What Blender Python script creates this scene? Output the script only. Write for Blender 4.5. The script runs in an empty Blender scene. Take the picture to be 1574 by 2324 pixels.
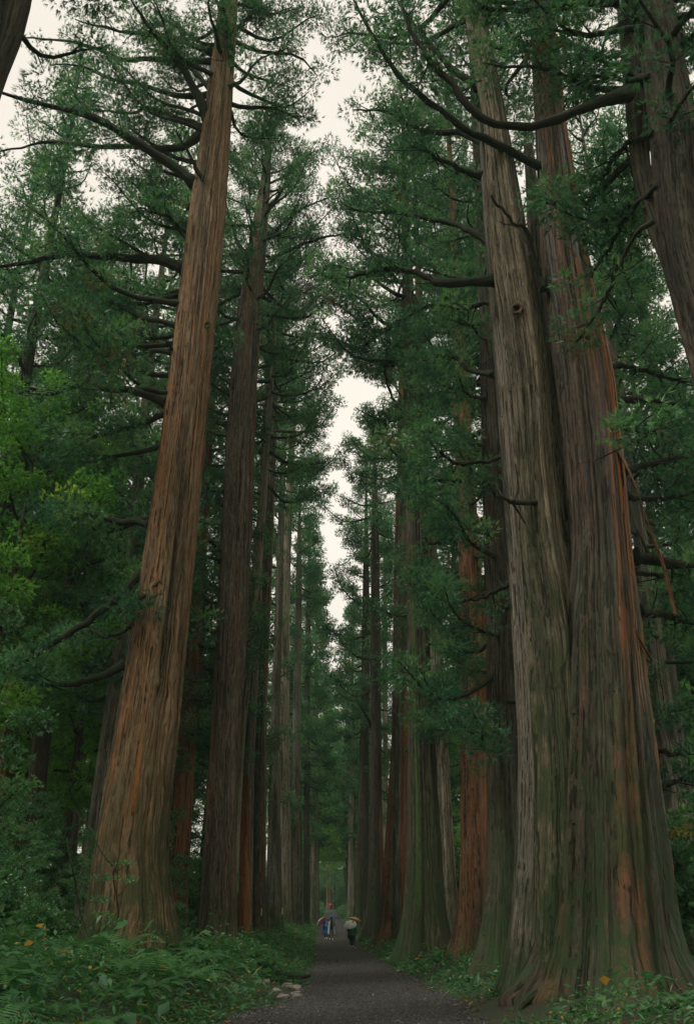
import bpy, math, random
import numpy as np
from mathutils import Vector, Matrix

random.seed(7)
RNG = np.random.default_rng(7)
SC = bpy.context.scene
COL = SC.collection
PI = math.pi
SKYV, SUNE, EXPO = 8.0, 1.5, 0.5

# ------------------------------------------------------------------ camera
F = 2051.0                       # focal length in units of a 1574 x 2323 frame
PITCH = math.radians(24.4)
CAMH = 1.7
CP, SP = math.cos(PITCH), math.sin(PITCH)


def at(x, y, D):
    """the point at distance D down the avenue that is seen at frame position x, y"""
    a = (x - 787.0) / F
    b = (1161.5 - y) / F
    dy = CP - b * SP
    dz = SP + b * CP
    t = D / dy
    return np.array([a * t, D, CAMH + dz * t]), t


cam = bpy.data.cameras.new('camera')
cam.sensor_fit = 'VERTICAL'
cam.sensor_height = 36.0
cam.lens = 36.0 * F / 2323.0
cam.clip_start = 0.1
cam.clip_end = 3000
camo = bpy.data.objects.new('camera', cam)
COL.objects.link(camo)
camo.location = (0, 0, CAMH)
camo.rotation_euler = (PI / 2 + PITCH, 0, 0)
SC.camera = camo


# ------------------------------------------------------------------ helpers
def link(o, parent=None):
    COL.objects.link(o)
    if parent is not None:
        o.parent = parent
    return o


def tag(o, label=None, cat=None, group=None, kind=None):
    if label:
        o['label'] = label
    if cat:
        o['category'] = cat
    if group:
        o['group'] = group
    if kind:
        o['kind'] = kind
    return o


def empty(name, loc, label, cat, group=None):
    o = bpy.data.objects.new(name, None)
    o.empty_display_size = 0.2
    o.location = loc
    COL.objects.link(o)
    return tag(o, label, cat, group)


def np_mesh(name, V, quads=None, tris=None, mats=(), attrs=None, smooth=True, midx=None):
    V = np.ascontiguousarray(V, dtype=np.float32)
    nq = 0 if quads is None else len(quads)
    nt = 0 if tris is None else len(tris)
    loops = []
    starts = []
    pos = 0
    if nq:
        loops.append(np.asarray(quads, dtype=np.int32).ravel())
        starts.append(np.arange(nq, dtype=np.int32) * 4)
        pos = nq * 4
    if nt:
        loops.append(np.asarray(tris, dtype=np.int32).ravel())
        starts.append(np.arange(nt, dtype=np.int32) * 3 + pos)
    L = np.concatenate(loops)
    S = np.concatenate(starts)
    m = bpy.data.meshes.new(name)
    m.vertices.add(len(V))
    m.vertices.foreach_set('co', V.ravel())
    m.loops.add(len(L))
    m.loops.foreach_set('vertex_index', L)
    m.polygons.add(len(S))
    m.polygons.foreach_set('loop_start', S)
    m.polygons.foreach_set('use_smooth', np.full(len(S), smooth))
    for k in mats:
        m.materials.append(k)
    if midx is not None:
        m.polygons.foreach_set('material_index', np.asarray(midx, dtype=np.int32))
    for an, (ty, arr) in (attrs or {}).items():
        at_ = m.attributes.new(an, ty, 'POINT')
        at_.data.foreach_set('vector' if ty == 'FLOAT_VECTOR' else 'value',
                             np.ascontiguousarray(arr, dtype=np.float32).ravel())
    m.update()
    return m


def mesh_obj(name, mesh, parent=None):
    return link(bpy.data.objects.new(name, mesh), parent)


def smooth_path(P, n):
    P = np.asarray(P, float)
    if len(P) == 2:
        t = np.linspace(0, 1, n)[:, None]
        return P[0] * (1 - t) + P[1] * t
    d = np.r_[0, np.cumsum(np.linalg.norm(np.diff(P[:, :3], axis=0), axis=1))]
    tt = np.linspace(0, d[-1], n)
    Q = np.vstack([2 * P[0] - P[1], P, 2 * P[-1] - P[-2]])
    out = np.empty((n, P.shape[1]))
    for i, s in enumerate(tt):
        k = min(max(int(np.searchsorted(d, s, side='right')) - 1, 0), len(P) - 2)
        u = (s - d[k]) / max(d[k + 1] - d[k], 1e-6)
        p0, p1, p2, p3 = Q[k], Q[k + 1], Q[k + 2], Q[k + 3]
        out[i] = 0.5 * (2 * p1 + (p2 - p0) * u + (2 * p0 - 5 * p1 + 4 * p2 - p3) * u * u
                        + (3 * p1 - p0 - 3 * p2 + p3) * u ** 3)
    return out


class MB:
    """collects tubes into one mesh"""

    def __init__(self):
        self.V, self.Q, self.T, self.B, self.n = [], [], [], [], 0

    def add(self, V, quads=None, tris=None, bark=None):
        self.V.append(V)
        if quads is not None:
            self.Q.append(np.asarray(quads) + self.n)
        if tris is not None:
            self.T.append(np.asarray(tris) + self.n)
        self.B.append(V if bark is None else bark)
        self.n += len(V)

    def tube(self, P, R, k=6, wob=0.0, caps=True):
        P = np.asarray(P, float)
        n = len(P)
        R = np.broadcast_to(np.asarray(R, float), (n,))
        T = np.gradient(P, axis=0)
        T /= np.maximum(np.linalg.norm(T, axis=1), 1e-9)[:, None]
        ref = np.array([0, 0, 1.0]) if abs(T[:, 2]).mean() < 0.8 else np.array([1.0, 0, 0])
        A = np.cross(T, ref)
        A /= np.maximum(np.linalg.norm(A, axis=1), 1e-9)[:, None]
        Bn = np.cross(T, A)
        th = np.arange(k) * 2 * PI / k
        rr = R[:, None] * (1 + (RNG.uniform(-wob, wob, (n, k)) if wob else 0))
        V = P[:, None, :] + rr[..., None] * (np.cos(th)[None, :, None] * A[:, None, :] + np.sin(th)[None, :, None] * Bn[:, None, :])
        i = np.arange(n - 1)[:, None] * k
        j = np.arange(k)[None, :]
        j2 = (j + 1) % k
        q = np.stack([i + j, i + j2, i + k + j2, i + k + j], -1).reshape(-1, 4)
        d = np.r_[0, np.cumsum(np.linalg.norm(np.diff(P, axis=0), axis=1))]
        bark = np.empty((n, k, 3))
        rm = R.max()
        bark[..., 0] = np.cos(th)[None, :] * rm
        bark[..., 1] = np.sin(th)[None, :] * rm
        bark[..., 2] = d[:, None]
        tr = None
        if caps:
            tr = np.array([[0, a + 1, a] for a in range(1, k - 1)] +
                          [[(n - 1) * k, (n - 1) * k + a, (n - 1) * k + a + 1] for a in range(1, k - 1)])
        self.add(V.reshape(-1, 3), q, tr, bark.reshape(-1, 3))

    def build(self, name, mat, parent=None, smooth=True):
        V = np.concatenate(self.V)
        m = np_mesh(name, V, np.concatenate(self.Q) if self.Q else None,
                    np.concatenate(self.T) if self.T else None, [mat],
                    {'bark': ('FLOAT_VECTOR', np.concatenate(self.B))}, smooth)
        return mesh_obj(name, m, parent)


# ------------------------------------------------------------------ materials
class NT:
    def __init__(self, name):
        self.m = bpy.data.materials.new(name)
        self.m.use_nodes = True
        self.t = self.m.node_tree
        self.t.nodes.clear()
        self.out = self.t.nodes.new('ShaderNodeOutputMaterial')

    def n(self, ty, **kw):
        nd = self.t.nodes.new('ShaderNode' + ty)
        for k, v in kw.items():
            if k.startswith('i_'):
                nd.inputs[k[2:].replace('_', ' ')].default_value = v
            else:
                setattr(nd, k, v)
        return nd

    def l(self, a, b):
        self.t.links.new(a, b)

    def noise(self, vec, scale, detail=4, rough=0.6):
        mp = self.n('Mapping')
        mp.inputs['Scale'].default_value = scale
        self.l(vec, mp.inputs['Vector'])
        no = self.n('TexNoise')
        no.inputs['Scale'].default_value = 1.0
        no.inputs['Detail'].default_value = detail
        no.inputs['Roughness'].default_value = rough
        self.l(mp.outputs[0], no.inputs['Vector'])
        return no.outputs['Fac']

    def ramp(self, fac, stops):
        r = self.n('ValToRGB')
        e = r.color_ramp.elements
        while len(e) < len(stops):
            e.new(0.5)
        for k, (p, c) in enumerate(stops):
            e[k].position = p
            e[k].color = (c, c, c, 1) if isinstance(c, (int, float)) else (*c, 1)
        self.l(fac, r.inputs['Fac'])
        return r.outputs['Color']

    def mix(self, fac, a, b, mode='MIX'):
        x = self.n('MixRGB')
        x.blend_type = mode
        for k, v in ((0, fac), (1, a), (2, b)):
            if isinstance(v, (int, float)):
                x.inputs[k].default_value = v
            elif isinstance(v, tuple):
                x.inputs[k].default_value = (*v, 1)
            else:
                self.l(v, x.inputs[k])
        return x.outputs[0]

    def math(self, op, a, b=0.5):
        x = self.n('Math')
        x.operation = op
        for k, v in ((0, a), (1, b)):
            if isinstance(v, (int, float)):
                x.inputs[k].default_value = v
            else:
                self.l(v, x.inputs[k])
        return x.outputs[0]


def bark_mat(name, base, light, patch, patch_amt=0.5, moss=0.3, fine=1.0, wet=0.0, off=0.0, strip=(0.36, 0.135, 0.045), mossh=4.5):
    """fibrous cedar bark: fissures and strips that run up the stem (attribute 'bark' wraps the stem)"""
    T = NT(name)
    a = T.n('Attribute')
    a.attribute_name = 'bark'
    mp = T.n('Mapping')
    mp.inputs['Location'].default_value = (off, off * 1.7, off * 3.1)
    T.l(a.outputs['Vector'], mp.inputs['Vector'])
    v = mp.outputs[0]
    warp = T.noise(v, (1.2, 1.2, 0.5), 3)
    wv = T.n('VectorMath')
    wv.operation = 'ADD'
    T.l(v, wv.inputs[0])
    sc = T.n('VectorMath')
    sc.operation = 'SCALE'
    sc.inputs['Scale'].default_value = 0.35
    cx = T.n('CombineXYZ')
    T.l(warp, cx.inputs[0])
    T.l(warp, cx.inputs[1])
    T.l(cx.outputs[0], sc.inputs[0])
    T.l(sc.outputs[0], wv.inputs[1])
    v2 = wv.outputs[0]
    fib = T.noise(v2, (30 * fine, 30 * fine, 1.3), 6, 0.75)
    fis = T.noise(v2, (22 * fine, 22 * fine, 0.10), 3, 0.6)
    wetn = T.noise(v2, (1.3, 1.3, 0.09), 4, 0.7)
    big = T.noise(v2, (2.2, 2.2, 0.07), 4, 0.65)
    spot = T.noise(v, (2.2, 2.2, 1.1), 5, 0.7)
    KB = 0.9
    base, light, patch = [tuple(c * KB for c in q) for q in (base, light, patch)]
    dark = tuple(c * 0.30 for c in base)
    col = T.ramp(fib, [(0.30, dark), (0.47, base), (0.66, light)])
    sa = T.n('Attribute')
    sa.attribute_name = 'strip'
    pm = T.ramp(big, [(0.52, 0.0), (0.62, patch_amt)])
    pc = T.mix(fib, tuple(c * 0.6 for c in patch), tuple(min(1, c * 1.35) for c in patch))
    col = T.mix(pm, col, pc)
    sm_ = T.ramp(T.math('ADD', sa.outputs['Fac'], T.math('MULTIPLY', T.math('SUBTRACT', big, 0.5), 2.6)), [(0.26, 0.0), (0.46, 0.9)])
    sm_ = T.math('MULTIPLY', sm_, T.ramp(sa.outputs['Fac'], [(0.05, 0.0), (0.25, 1.0)]))
    stc = T.mix(fib, tuple(c * KB * 0.55 for c in strip), tuple(c * KB * 1.45 for c in strip))
    col = T.mix(sm_, col, stc)
    fm = T.ramp(fis, [(0.37, 0.08), (0.46, 1.0)])
    col = T.mix(1.0, col, fm, 'MULTIPLY')
    wm = T.ramp(wetn, [(0.40, 0.36), (0.52, 1.0)])
    wm = T.mix(T.math('MULTIPLY', sa.outputs['Fac'], 0.8), wm, (1.0, 1.0, 1.0))
    col = T.mix(1.0, col, wm, 'MULTIPLY')
    lich = T.ramp(T.noise(v, (4.0, 4.0, 0.9), 6, 0.75), [(0.52, 0.0), (0.66, 0.42)])
    col = T.mix(lich, col, tuple(0.55 * q + 0.45 * g_ for q, g_ in zip(light, (0.20, 0.21, 0.165))))
    gm = T.ramp(spot, [(0.34, 0.0), (0.56, min(1.0, moss * 1.5))])
    sep = T.n('SeparateXYZ')
    T.l(a.outputs['Vector'], sep.inputs[0])
    low = T.n('MapRange')
    low.inputs['From Min'].default_value = 0.3
    low.inputs['From Max'].default_value = mossh
    low.inputs['To Min'].default_value = 1.0
    low.inputs['To Max'].default_value = 0.14
    T.l(sep.outputs[2], low.inputs['Value'])
    col = T.mix(T.math('MULTIPLY', gm, low.outputs[0]), col, (0.030, 0.056, 0.020))
    bs = T.n('BsdfPrincipled')
    T.l(col, bs.inputs['Base Color'])
    if wet > 0:
        rg = T.ramp(wetn, [(0.42, 0.85 - 0.5 * wet), (0.54, 0.85)])
        T.l(rg, bs.inputs['Roughness'])
    else:
        bs.inputs['Roughness'].default_value = 0.9
    bs.inputs['Specular IOR Level'].default_value = 0.25
    h = T.math('ADD', T.math('MULTIPLY', fm, 0.8), T.math('MULTIPLY', fib, 0.5))
    bp = T.n('Bump')
    bp.inputs['Strength'].default_value = 0.9
    bp.inputs['Distance'].default_value = 0.05
    T.l(h, bp.inputs['Height'])
    T.l(bp.outputs[0], bs.inputs['Normal'])
    T.l(bs.outputs[0], T.out.inputs['Surface'])
    return T.m


def leaf_mat(name, stops, trans=0.3, gloss=0.0):
    T = NT(name)
    a = T.n('Attribute')
    a.attribute_name = 'tint'
    col = T.ramp(a.outputs['Fac'], stops)
    d = T.n('BsdfDiffuse')
    tr = T.n('BsdfTranslucent')
    T.l(col, d.inputs['Color'])
    tc = T.mix(1.0, col, (1.15, 1.25, 0.7), 'MULTIPLY')
    T.l(tc, tr.inputs['Color'])
    mx = T.n('MixShader')
    mx.inputs[0].default_value = trans
    T.l(d.outputs[0], mx.inputs[1])
    T.l(tr.outputs[0], mx.inputs[2])
    last = mx
    if gloss:
        g = T.n('BsdfGlossy')
        g.inputs['Roughness'].default_value = 0.35
        g.inputs['Color'].default_value = (0.8, 0.85, 0.85, 1)
        m2 = T.n('MixShader')
        m2.inputs[0].default_value = gloss
        T.l(mx.outputs[0], m2.inputs[1])
        T.l(g.outputs[0], m2.inputs[2])
        last = m2
    T.l(last.outputs[0], T.out.inputs['Surface'])
    return T.m


def plain(name, col, rough=0.7, var=0.15, scale=30.0, trans=0.0):
    T = NT(name)
    tc = T.n('TexCoord')
    f = T.noise(tc.outputs['Object'], (scale,) * 3, 3)
    c = T.mix(f, tuple(k * (1 - var) for k in col), tuple(min(1, k * (1 + var)) for k in col))
    bs = T.n('BsdfPrincipled')
    T.l(c, bs.inputs['Base Color'])
    bs.inputs['Roughness'].default_value = rough
    if trans:
        bs.inputs['Transmission Weight'].default_value = 0.0
        tr = T.n('BsdfTranslucent')
        T.l(c, tr.inputs['Color'])
        mx = T.n('MixShader')
        mx.inputs[0].default_value = trans
        T.l(bs.outputs[0], mx.inputs[1])
        T.l(tr.outputs[0], mx.inputs[2])
        T.l(mx.outputs[0], T.out.inputs['Surface'])
    else:
        T.l(bs.outputs[0], T.out.inputs['Surface'])
    return T.m


M = {}
M['bark_warm'] = bark_mat('bark_warm', (0.225, 0.130, 0.068), (0.42, 0.300, 0.180), (0.42, 0.175, 0.068), 0.5, 0.95, 1.0, 0, 1.3, (0.40, 0.16, 0.05), 6.5)  # heavy low moss here also stands in for shade at the trunk's foot
M['bark_slate'] = bark_mat('bark_slate', (0.115, 0.080, 0.062), (0.30, 0.235, 0.185), (0.21, 0.092, 0.050), 0.8, 0.4, 0.8, 0.6, 4.1)
M['bark_grey'] = bark_mat('bark_grey', (0.17, 0.145, 0.115), (0.36, 0.32, 0.26), (0.24, 0.14, 0.085), 0.4, 0.6, 1.0, 0, 7.7)
M['bark_pale'] = bark_mat('bark_pale', (0.30, 0.25, 0.185), (0.50, 0.44, 0.34), (0.30, 0.17, 0.10), 0.5, 0.5, 1.1, 0, 9.2)
M['bark_red'] = bark_mat('bark_red', (0.21, 0.092, 0.050), (0.38, 0.19, 0.105), (0.40, 0.125, 0.040), 0.8, 0.35, 1.0, 0.3, 12.9)
M['bark_orange'] = bark_mat('bark_orange', (0.38, 0.130, 0.042), (0.52, 0.22, 0.085), (0.30, 0.095, 0.030), 0.5, 0.1, 1.2, 0, 15.4)
M['bark_giant'] = bark_mat('bark_giant', (0.060, 0.038, 0.028), (0.165, 0.112, 0.078), (0.25, 0.105, 0.048), 0.75, 1.0, 0.8, 0.9, 18.5, (0.40, 0.140, 0.042), 11.0)
M['bark_ridge'] = bark_mat('bark_ridge', (0.150, 0.115, 0.078), (0.36, 0.29, 0.19), (0.16, 0.13, 0.11), 0.5, 1.0, 0.9, 0, 18.9, (0.36, 0.135, 0.045), 15.0)
M['bark_mossy'] = bark_mat('bark_mossy', (0.065, 0.052, 0.036), (0.15, 0.125, 0.088), (0.13, 0.065, 0.04), 0.5, 1.0, 0.9, 0, 21.3, (0.075, 0.135, 0.028), 9.0)
M['bark_dark'] = bark_mat('bark_dark', (0.060, 0.046, 0.036), (0.14, 0.108, 0.080), (0.10, 0.050, 0.030), 0.4, 0.9, 1.0, 0, 24.6, (0.36, 0.135, 0.045), 7.0)
M['bough'] = bark_mat('bough', (0.020, 0.016, 0.013), (0.060, 0.047, 0.037), (0.040, 0.025, 0.016), 0.3, 0.4, 2.0, 0, 27.1)
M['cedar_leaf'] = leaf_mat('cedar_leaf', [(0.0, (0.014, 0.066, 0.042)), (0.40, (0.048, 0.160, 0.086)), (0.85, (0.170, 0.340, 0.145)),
                                          (0.94, (0.18, 0.31, 0.11)), (1.0, (0.15, 0.095, 0.04))], 0.40, 0.03)  # dark and bright ends also paint shaded and lit foliage
M['broad_leaf'] = leaf_mat('broad_leaf', [(0.0, (0.070, 0.200, 0.055)), (0.5, (0.135, 0.320, 0.080)), (0.9, (0.21, 0.41, 0.10)), (1.0, (0.26, 0.38, 0.09))], 0.5)
M['lit_far_leaf'] = leaf_mat('lit_far_leaf', [(0.0, (0.08, 0.20, 0.07)), (0.5, (0.16, 0.33, 0.11)), (0.9, (0.25, 0.43, 0.15)), (1.0, (0.36, 0.34, 0.09))], 0.5)  # lighter copy of broad_leaf; lit, hazy look of the far crowns in its colour
M['ground_leaf'] = leaf_mat('ground_leaf', [(0.0, (0.028, 0.090, 0.040)), (0.5, (0.058, 0.165, 0.066)), (0.88, (0.12, 0.25, 0.095)),
                                            (0.95, (0.18, 0.27, 0.09)), (0.975, (0.42, 0.27, 0.06)), (1.0, (0.44, 0.19, 0.05))], 0.35, 0.02)
M['fern_leaf'] = leaf_mat('fern_leaf', [(0.0, (0.04, 0.12, 0.045)), (0.7, (0.08, 0.20, 0.07)), (1.0, (0.13, 0.25, 0.08))], 0.3, 0.03)
M['litter'] = leaf_mat('litter', [(0.0, (0.12, 0.055, 0.025)), (0.6, (0.30, 0.12, 0.03)), (1.0, (0.42, 0.20, 0.04))], 0.05, 0.04)


# ------------------------------------------------------------------ ground
EDGE = np.array([  # distance, left edge, right edge of the path
    [-40, -2.6, 2.7], [15, -2.5, 2.7], [18.9, -2.35, 2.6], [23, -1.75, 2.65], [27.5, -1.28, 2.5], [33, -1.45, 2.25], [45, -1.60, 1.75], [66, -2.15, 1.2],
    [80, -2.62, 0.85], [120, -3.6, -0.1], [160, -4.2, -0.95], [240, -5.6, -2.3], [330, -7.4, -4.2], [400, -8.5, -5.4]])


def zprof(y):
    y = np.asarray(y, float)
    return 0.0235 * (np.sqrt((y - 66) ** 2 + 64) + (y - 66)) / 2


def edges(y):
    return np.interp(y, EDGE[:, 0], EDGE[:, 1]), np.interp(y, EDGE[:, 0], EDGE[:, 2])


def sstep(x):
    x = np.clip(x, 0, 1)
    return x * x * (3 - 2 * x)


def ground(x, y):
    x = np.asarray(x, float)
    y = np.asarray(y, float)
    l, r = edges(y)
    dl = l - x
    dr = x - r
    bank = 0.62 * sstep(dl / 2.6) + 0.45 * sstep((dl - 3) / 9) + 0.32 * sstep(dr / 2.2) + 0.35 * sstep((dr - 3) / 12)
    far = 0.012 * np.maximum(np.abs(x) - 25, 0)
    n = 0.06 * np.sin(x * 1.3 + 0.7 * y) + 0.05 * np.sin(y * 0.9 - x * 0.5 + 1) + 0.03 * np.sin(2.7 * x + 1.9 * y)
    out = np.maximum(np.maximum(dl, dr), 0)
    return zprof(y) + bank + far + n * sstep(out / 1.2) - 0.05 * (1 - sstep(out / 0.35))


def grid_axis(segs):
    a = []
    for lo, hi, st in segs:
        a.append(np.arange(lo, hi, st))
    a.append([segs[-1][1]])
    return np.concatenate(a)


gx = grid_axis([(-700, -120, 40), (-120, -20, 4), (-20, 20, 0.4), (20, 120, 4), (120, 700, 40)])
gy = grid_axis([(-300, -40, 30), (-40, 10, 3), (10, 50, 0.4), (50, 120, 1.0), (120, 420, 4), (420, 1500, 60)])
X, Y = np.meshgrid(gx, gy)
Z = ground(X, np.minimum(Y, 420))
nx, ny = len(gx), len(gy)
ii = (np.arange(ny - 1)[:, None] * nx + np.arange(nx - 1)[None, :])
gq = np.stack([ii, ii + 1, ii + nx + 1, ii + nx], -1).reshape(-1, 4)
T = NT('forest_soil')
tc = T.n('TexCoord')
n1 = T.noise(tc.outputs['Object'], (0.6, 0.6, 0.6), 5)
n2 = T.noise(tc.outputs['Object'], (14, 14, 14), 5, 0.7)
c1 = T.ramp(n2, [(0.3, (0.018, 0.014, 0.009)), (0.55, (0.045, 0.034, 0.020)), (0.75, (0.085, 0.055, 0.028))])
c2 = T.mix(T.ramp(n1, [(0.4, 0.0), (0.6, 0.75)]), c1, (0.018, 0.045, 0.014))
bs = T.n('BsdfPrincipled')
bs.inputs['Roughness'].default_value = 0.95
T.l(c2, bs.inputs['Base Color'])
bp = T.n('Bump')
bp.inputs['Distance'].default_value = 0.06
T.l(n2, bp.inputs['Height'])
T.l(bp.outputs[0], bs.inputs['Normal'])
T.l(bs.outputs[0], T.out.inputs['Surface'])
g = mesh_obj('ground', np_mesh('ground', np.stack([X, Y, Z], -1).reshape(-1, 3), gq, None, [T.m]))
tag(g, kind='structure')

# the path: a gravel strip with ragged borders
py = grid_axis([(-40, 12, 2), (12, 50, 0.25), (50, 120, 0.6), (120, 400, 2.5)])
l, r = edges(py)
s = np.linspace(0, 1, 15)
rag = 0.10 * np.sin(py * 2.1) + 0.07 * np.sin(py * 5.3 + 1) + RNG.uniform(-.05, .05, len(py))
rag2 = 0.10 * np.sin(py * 1.7 + 2) + 0.07 * np.sin(py * 4.9) + RNG.uniform(-.05, .05, len(py))
PX = (l + rag)[:, None] * (1 - s) + (r + rag2)[:, None] * s
PY = np.repeat(py[:, None], len(s), 1)
PZ = zprof(PY) + 0.03 * np.sin(PI * s)[None, :] + 0.012 * np.sin(PX * 2.2 + PY * .6)
PZ[:, 0] -= 0.06
PZ[:, -1] -= 0.06
ii = (np.arange(len(py) - 1)[:, None] * len(s) + np.arange(len(s) - 1)[None, :])
pq = np.stack([ii, ii + 1, ii + len(s) + 1, ii + len(s)], -1).reshape(-1, 4)
T = NT('path_gravel')
tc = T.n('TexCoord')
n1 = T.noise(tc.outputs['Object'], (0.5, 0.25, 0.5), 4)
n2 = T.noise(tc.outputs['Object'], (15, 15, 15), 6, 0.8)
vo = T.n('TexVoronoi')
vo.inputs['Scale'].default_value = 22
T.l(tc.outputs['Object'], vo.inputs['Vector'])
c1 = T.ramp(n2, [(0.36, (0.018, 0.019, 0.020)), (0.5, (0.095, 0.095, 0.093)), (0.64, (0.27, 0.268, 0.255))])
c2 = T.mix(T.ramp(n1, [(0.38, 0.0), (0.62, 0.55)]), c1, (0.085, 0.073, 0.060))
pe = T.mix(0.6, c2, T.ramp(vo.outputs['Color'], [(0.2, 0.35), (0.8, 1.0)]), 'MULTIPLY')
bs = T.n('BsdfPrincipled')
T.l(pe, bs.inputs['Base Color'])
bs.inputs['Roughness'].default_value = 1.0
bs.inputs['Specular IOR Level'].default_value = 0.1
bp = T.n('Bump')
bp.inputs['Distance'].default_value = 0.07
T.l(T.math('ADD', n2, vo.outputs['Distance']), bp.inputs['Height'])
T.l(bp.outputs[0], bs.inputs['Normal'])
T.l(bs.outputs[0], T.out.inputs['Surface'])
pth = mesh_obj('path', np_mesh('path', np.stack([PX, PY, PZ], -1).reshape(-1, 3), pq, None, [T.m]))
tag(pth, kind='structure')


# ------------------------------------------------------------------ foliage
def clump_lib(n, tufts, leaves, ll, lw, rng, flat=0.6, drop=0.0, cone=0.42):
    lib = []
    for _ in range(n):
        d = rng.normal(size=(tufts, 3))
        d /= np.linalg.norm(d, axis=1)[:, None]
        p = d * (rng.uniform(0.15, 1, tufts) ** 0.6)[:, None]
        p[:, 2] *= flat
        ax = d * 0.75 + np.array([0, 0, 0.35 - drop]) + rng.normal(scale=0.25, size=(tufts, 3))
        ax /= np.linalg.norm(ax, axis=1)[:, None]
        P = np.repeat(p, leaves, 0)
        A = np.repeat(ax, leaves, 0) + rng.normal(scale=cone, size=(tufts * leaves, 3))
        A /= np.linalg.norm(A, axis=1)[:, None]
        S = np.cross(A, rng.normal(size=A.shape))
        S /= np.linalg.norm(S, axis=1)[:, None]
        k = rng.uniform(0.6, 1.25, len(A))[:, None]
        b = P + A * 0.02
        tri = np.stack([b - S * lw * 0.5 * k, b + S * lw * 0.5 * k, b + A * ll * k], 1)
        tint = np.repeat(rng.uniform(-0.16, 0.16, tufts), leaves) + 0.16 * p[:, 2].repeat(leaves)  # tufts higher in a clump are tinted lighter, a painted lit top
        lib.append((tri.reshape(-1, 3), tint.repeat(3)))
    return lib


_lr = np.random.default_rng(3)
LIB = {
    'near': clump_lib(10, 60, 10, 0.32, 0.033, _lr, 0.62, 0.26, 0.27),
    'mid': clump_lib(8, 46, 8, 0.36, 0.052, _lr, 0.62, 0.26, 0.30),
    'far': clump_lib(7, 32, 6, 0.40, 0.12, _lr, 0.62, 0.2, 0.33),
    'broad': clump_lib(7, 60, 3, 0.21, 0.15, _lr, 0.45, 0.35),
    'spray': clump_lib(8, 44, 4, 0.22, 0.13, _lr, 0.24, 0.3),
}


def foliage_mesh(name, pos, scale, lod, rng, mat, base=0.45, zsq=1.0):
    """clumps of needle sprays at the given places, one mesh"""
    lib = LIB[lod]
    K = len(pos)
    pick = rng.integers(0, len(lib), K)
    yaw = rng.uniform(0, 2 * PI, K)
    tone = rng.normal(base, 0.20, K)
    brown = rng.uniform(size=K) < 0.012
    Vs, Ts = [], []
    for k in range(len(lib)):
        sel = np.nonzero(pick == k)[0]
        if not len(sel):
            continue
        L, tn = lib[k]
        c, s_ = np.cos(yaw[sel])[:, None], np.sin(yaw[sel])[:, None]
        sc = scale[sel][:, None]
        x = (L[None, :, 0] * c - L[None, :, 1] * s_) * sc + pos[sel, 0][:, None]
        y = (L[None, :, 0] * s_ + L[None, :, 1] * c) * sc + pos[sel, 1][:, None]
        z = L[None, :, 2] * sc * zsq + pos[sel, 2][:, None]
        Vs.append(np.stack([x, y, z], -1).reshape(-1, 3))
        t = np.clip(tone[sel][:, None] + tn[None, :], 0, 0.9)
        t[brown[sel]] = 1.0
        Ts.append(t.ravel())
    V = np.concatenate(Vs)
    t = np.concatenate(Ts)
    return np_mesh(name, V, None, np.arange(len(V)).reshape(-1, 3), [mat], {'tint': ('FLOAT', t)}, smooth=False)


def bough_clumps(P, rng, L, s0=0.3, dens=1.0, size=0.75, spread=1.0):
    """side twigs and clumps along a bough; returns twig polylines, clump centres and sizes"""
    n = len(P)
    twigs, pos, sc = [], [], []
    s = s0 + rng.uniform(0, 0.08)
    step = 0.62 / max(L, 0.8) / dens
    while s < 1.0:
        i = s * (n - 1)
        k = min(int(i), n - 2)
        p = P[k] + (P[k + 1] - P[k]) * (i - k)
        d = P[k + 1] - P[k]
        d = d / max(np.linalg.norm(d), 1e-6)
        for sgn in (-1, 1):
            if rng.uniform() < 0.12:
                continue
            a = sgn * rng.uniform(0.5, 1.25)
            h = np.array([d[0] * math.cos(a) - d[1] * math.sin(a), d[0] * math.sin(a) + d[1] * math.cos(a), d[2] * 0.5 + rng.uniform(-0.30, 0.30)])
            ln = spread * (0.45 + 0.28 * L * (1.05 - s)) * rng.uniform(0.5, 1.15)
            e = p + h * ln + np.array([0, 0, -0.06 * ln])
            twigs.append(np.array([p, p + h * ln * 0.5 + np.array([0, 0, -0.07 * ln]), e]))
            m = max(1, int(round(ln / 0.6)))
            for q in range(m):
                u = (q + rng.uniform(0.55, 1.1)) / m
                pos.append(p + (e - p) * u + rng.normal(scale=0.12, size=3))
                sc.append(size * rng.uniform(0.6, 1.15))
        s += step * rng.uniform(0.7, 1.3)
    pos.append(P[-1])
    sc.append(size * rng.uniform(0.6, 1.0))
    return twigs, pos, sc


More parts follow.
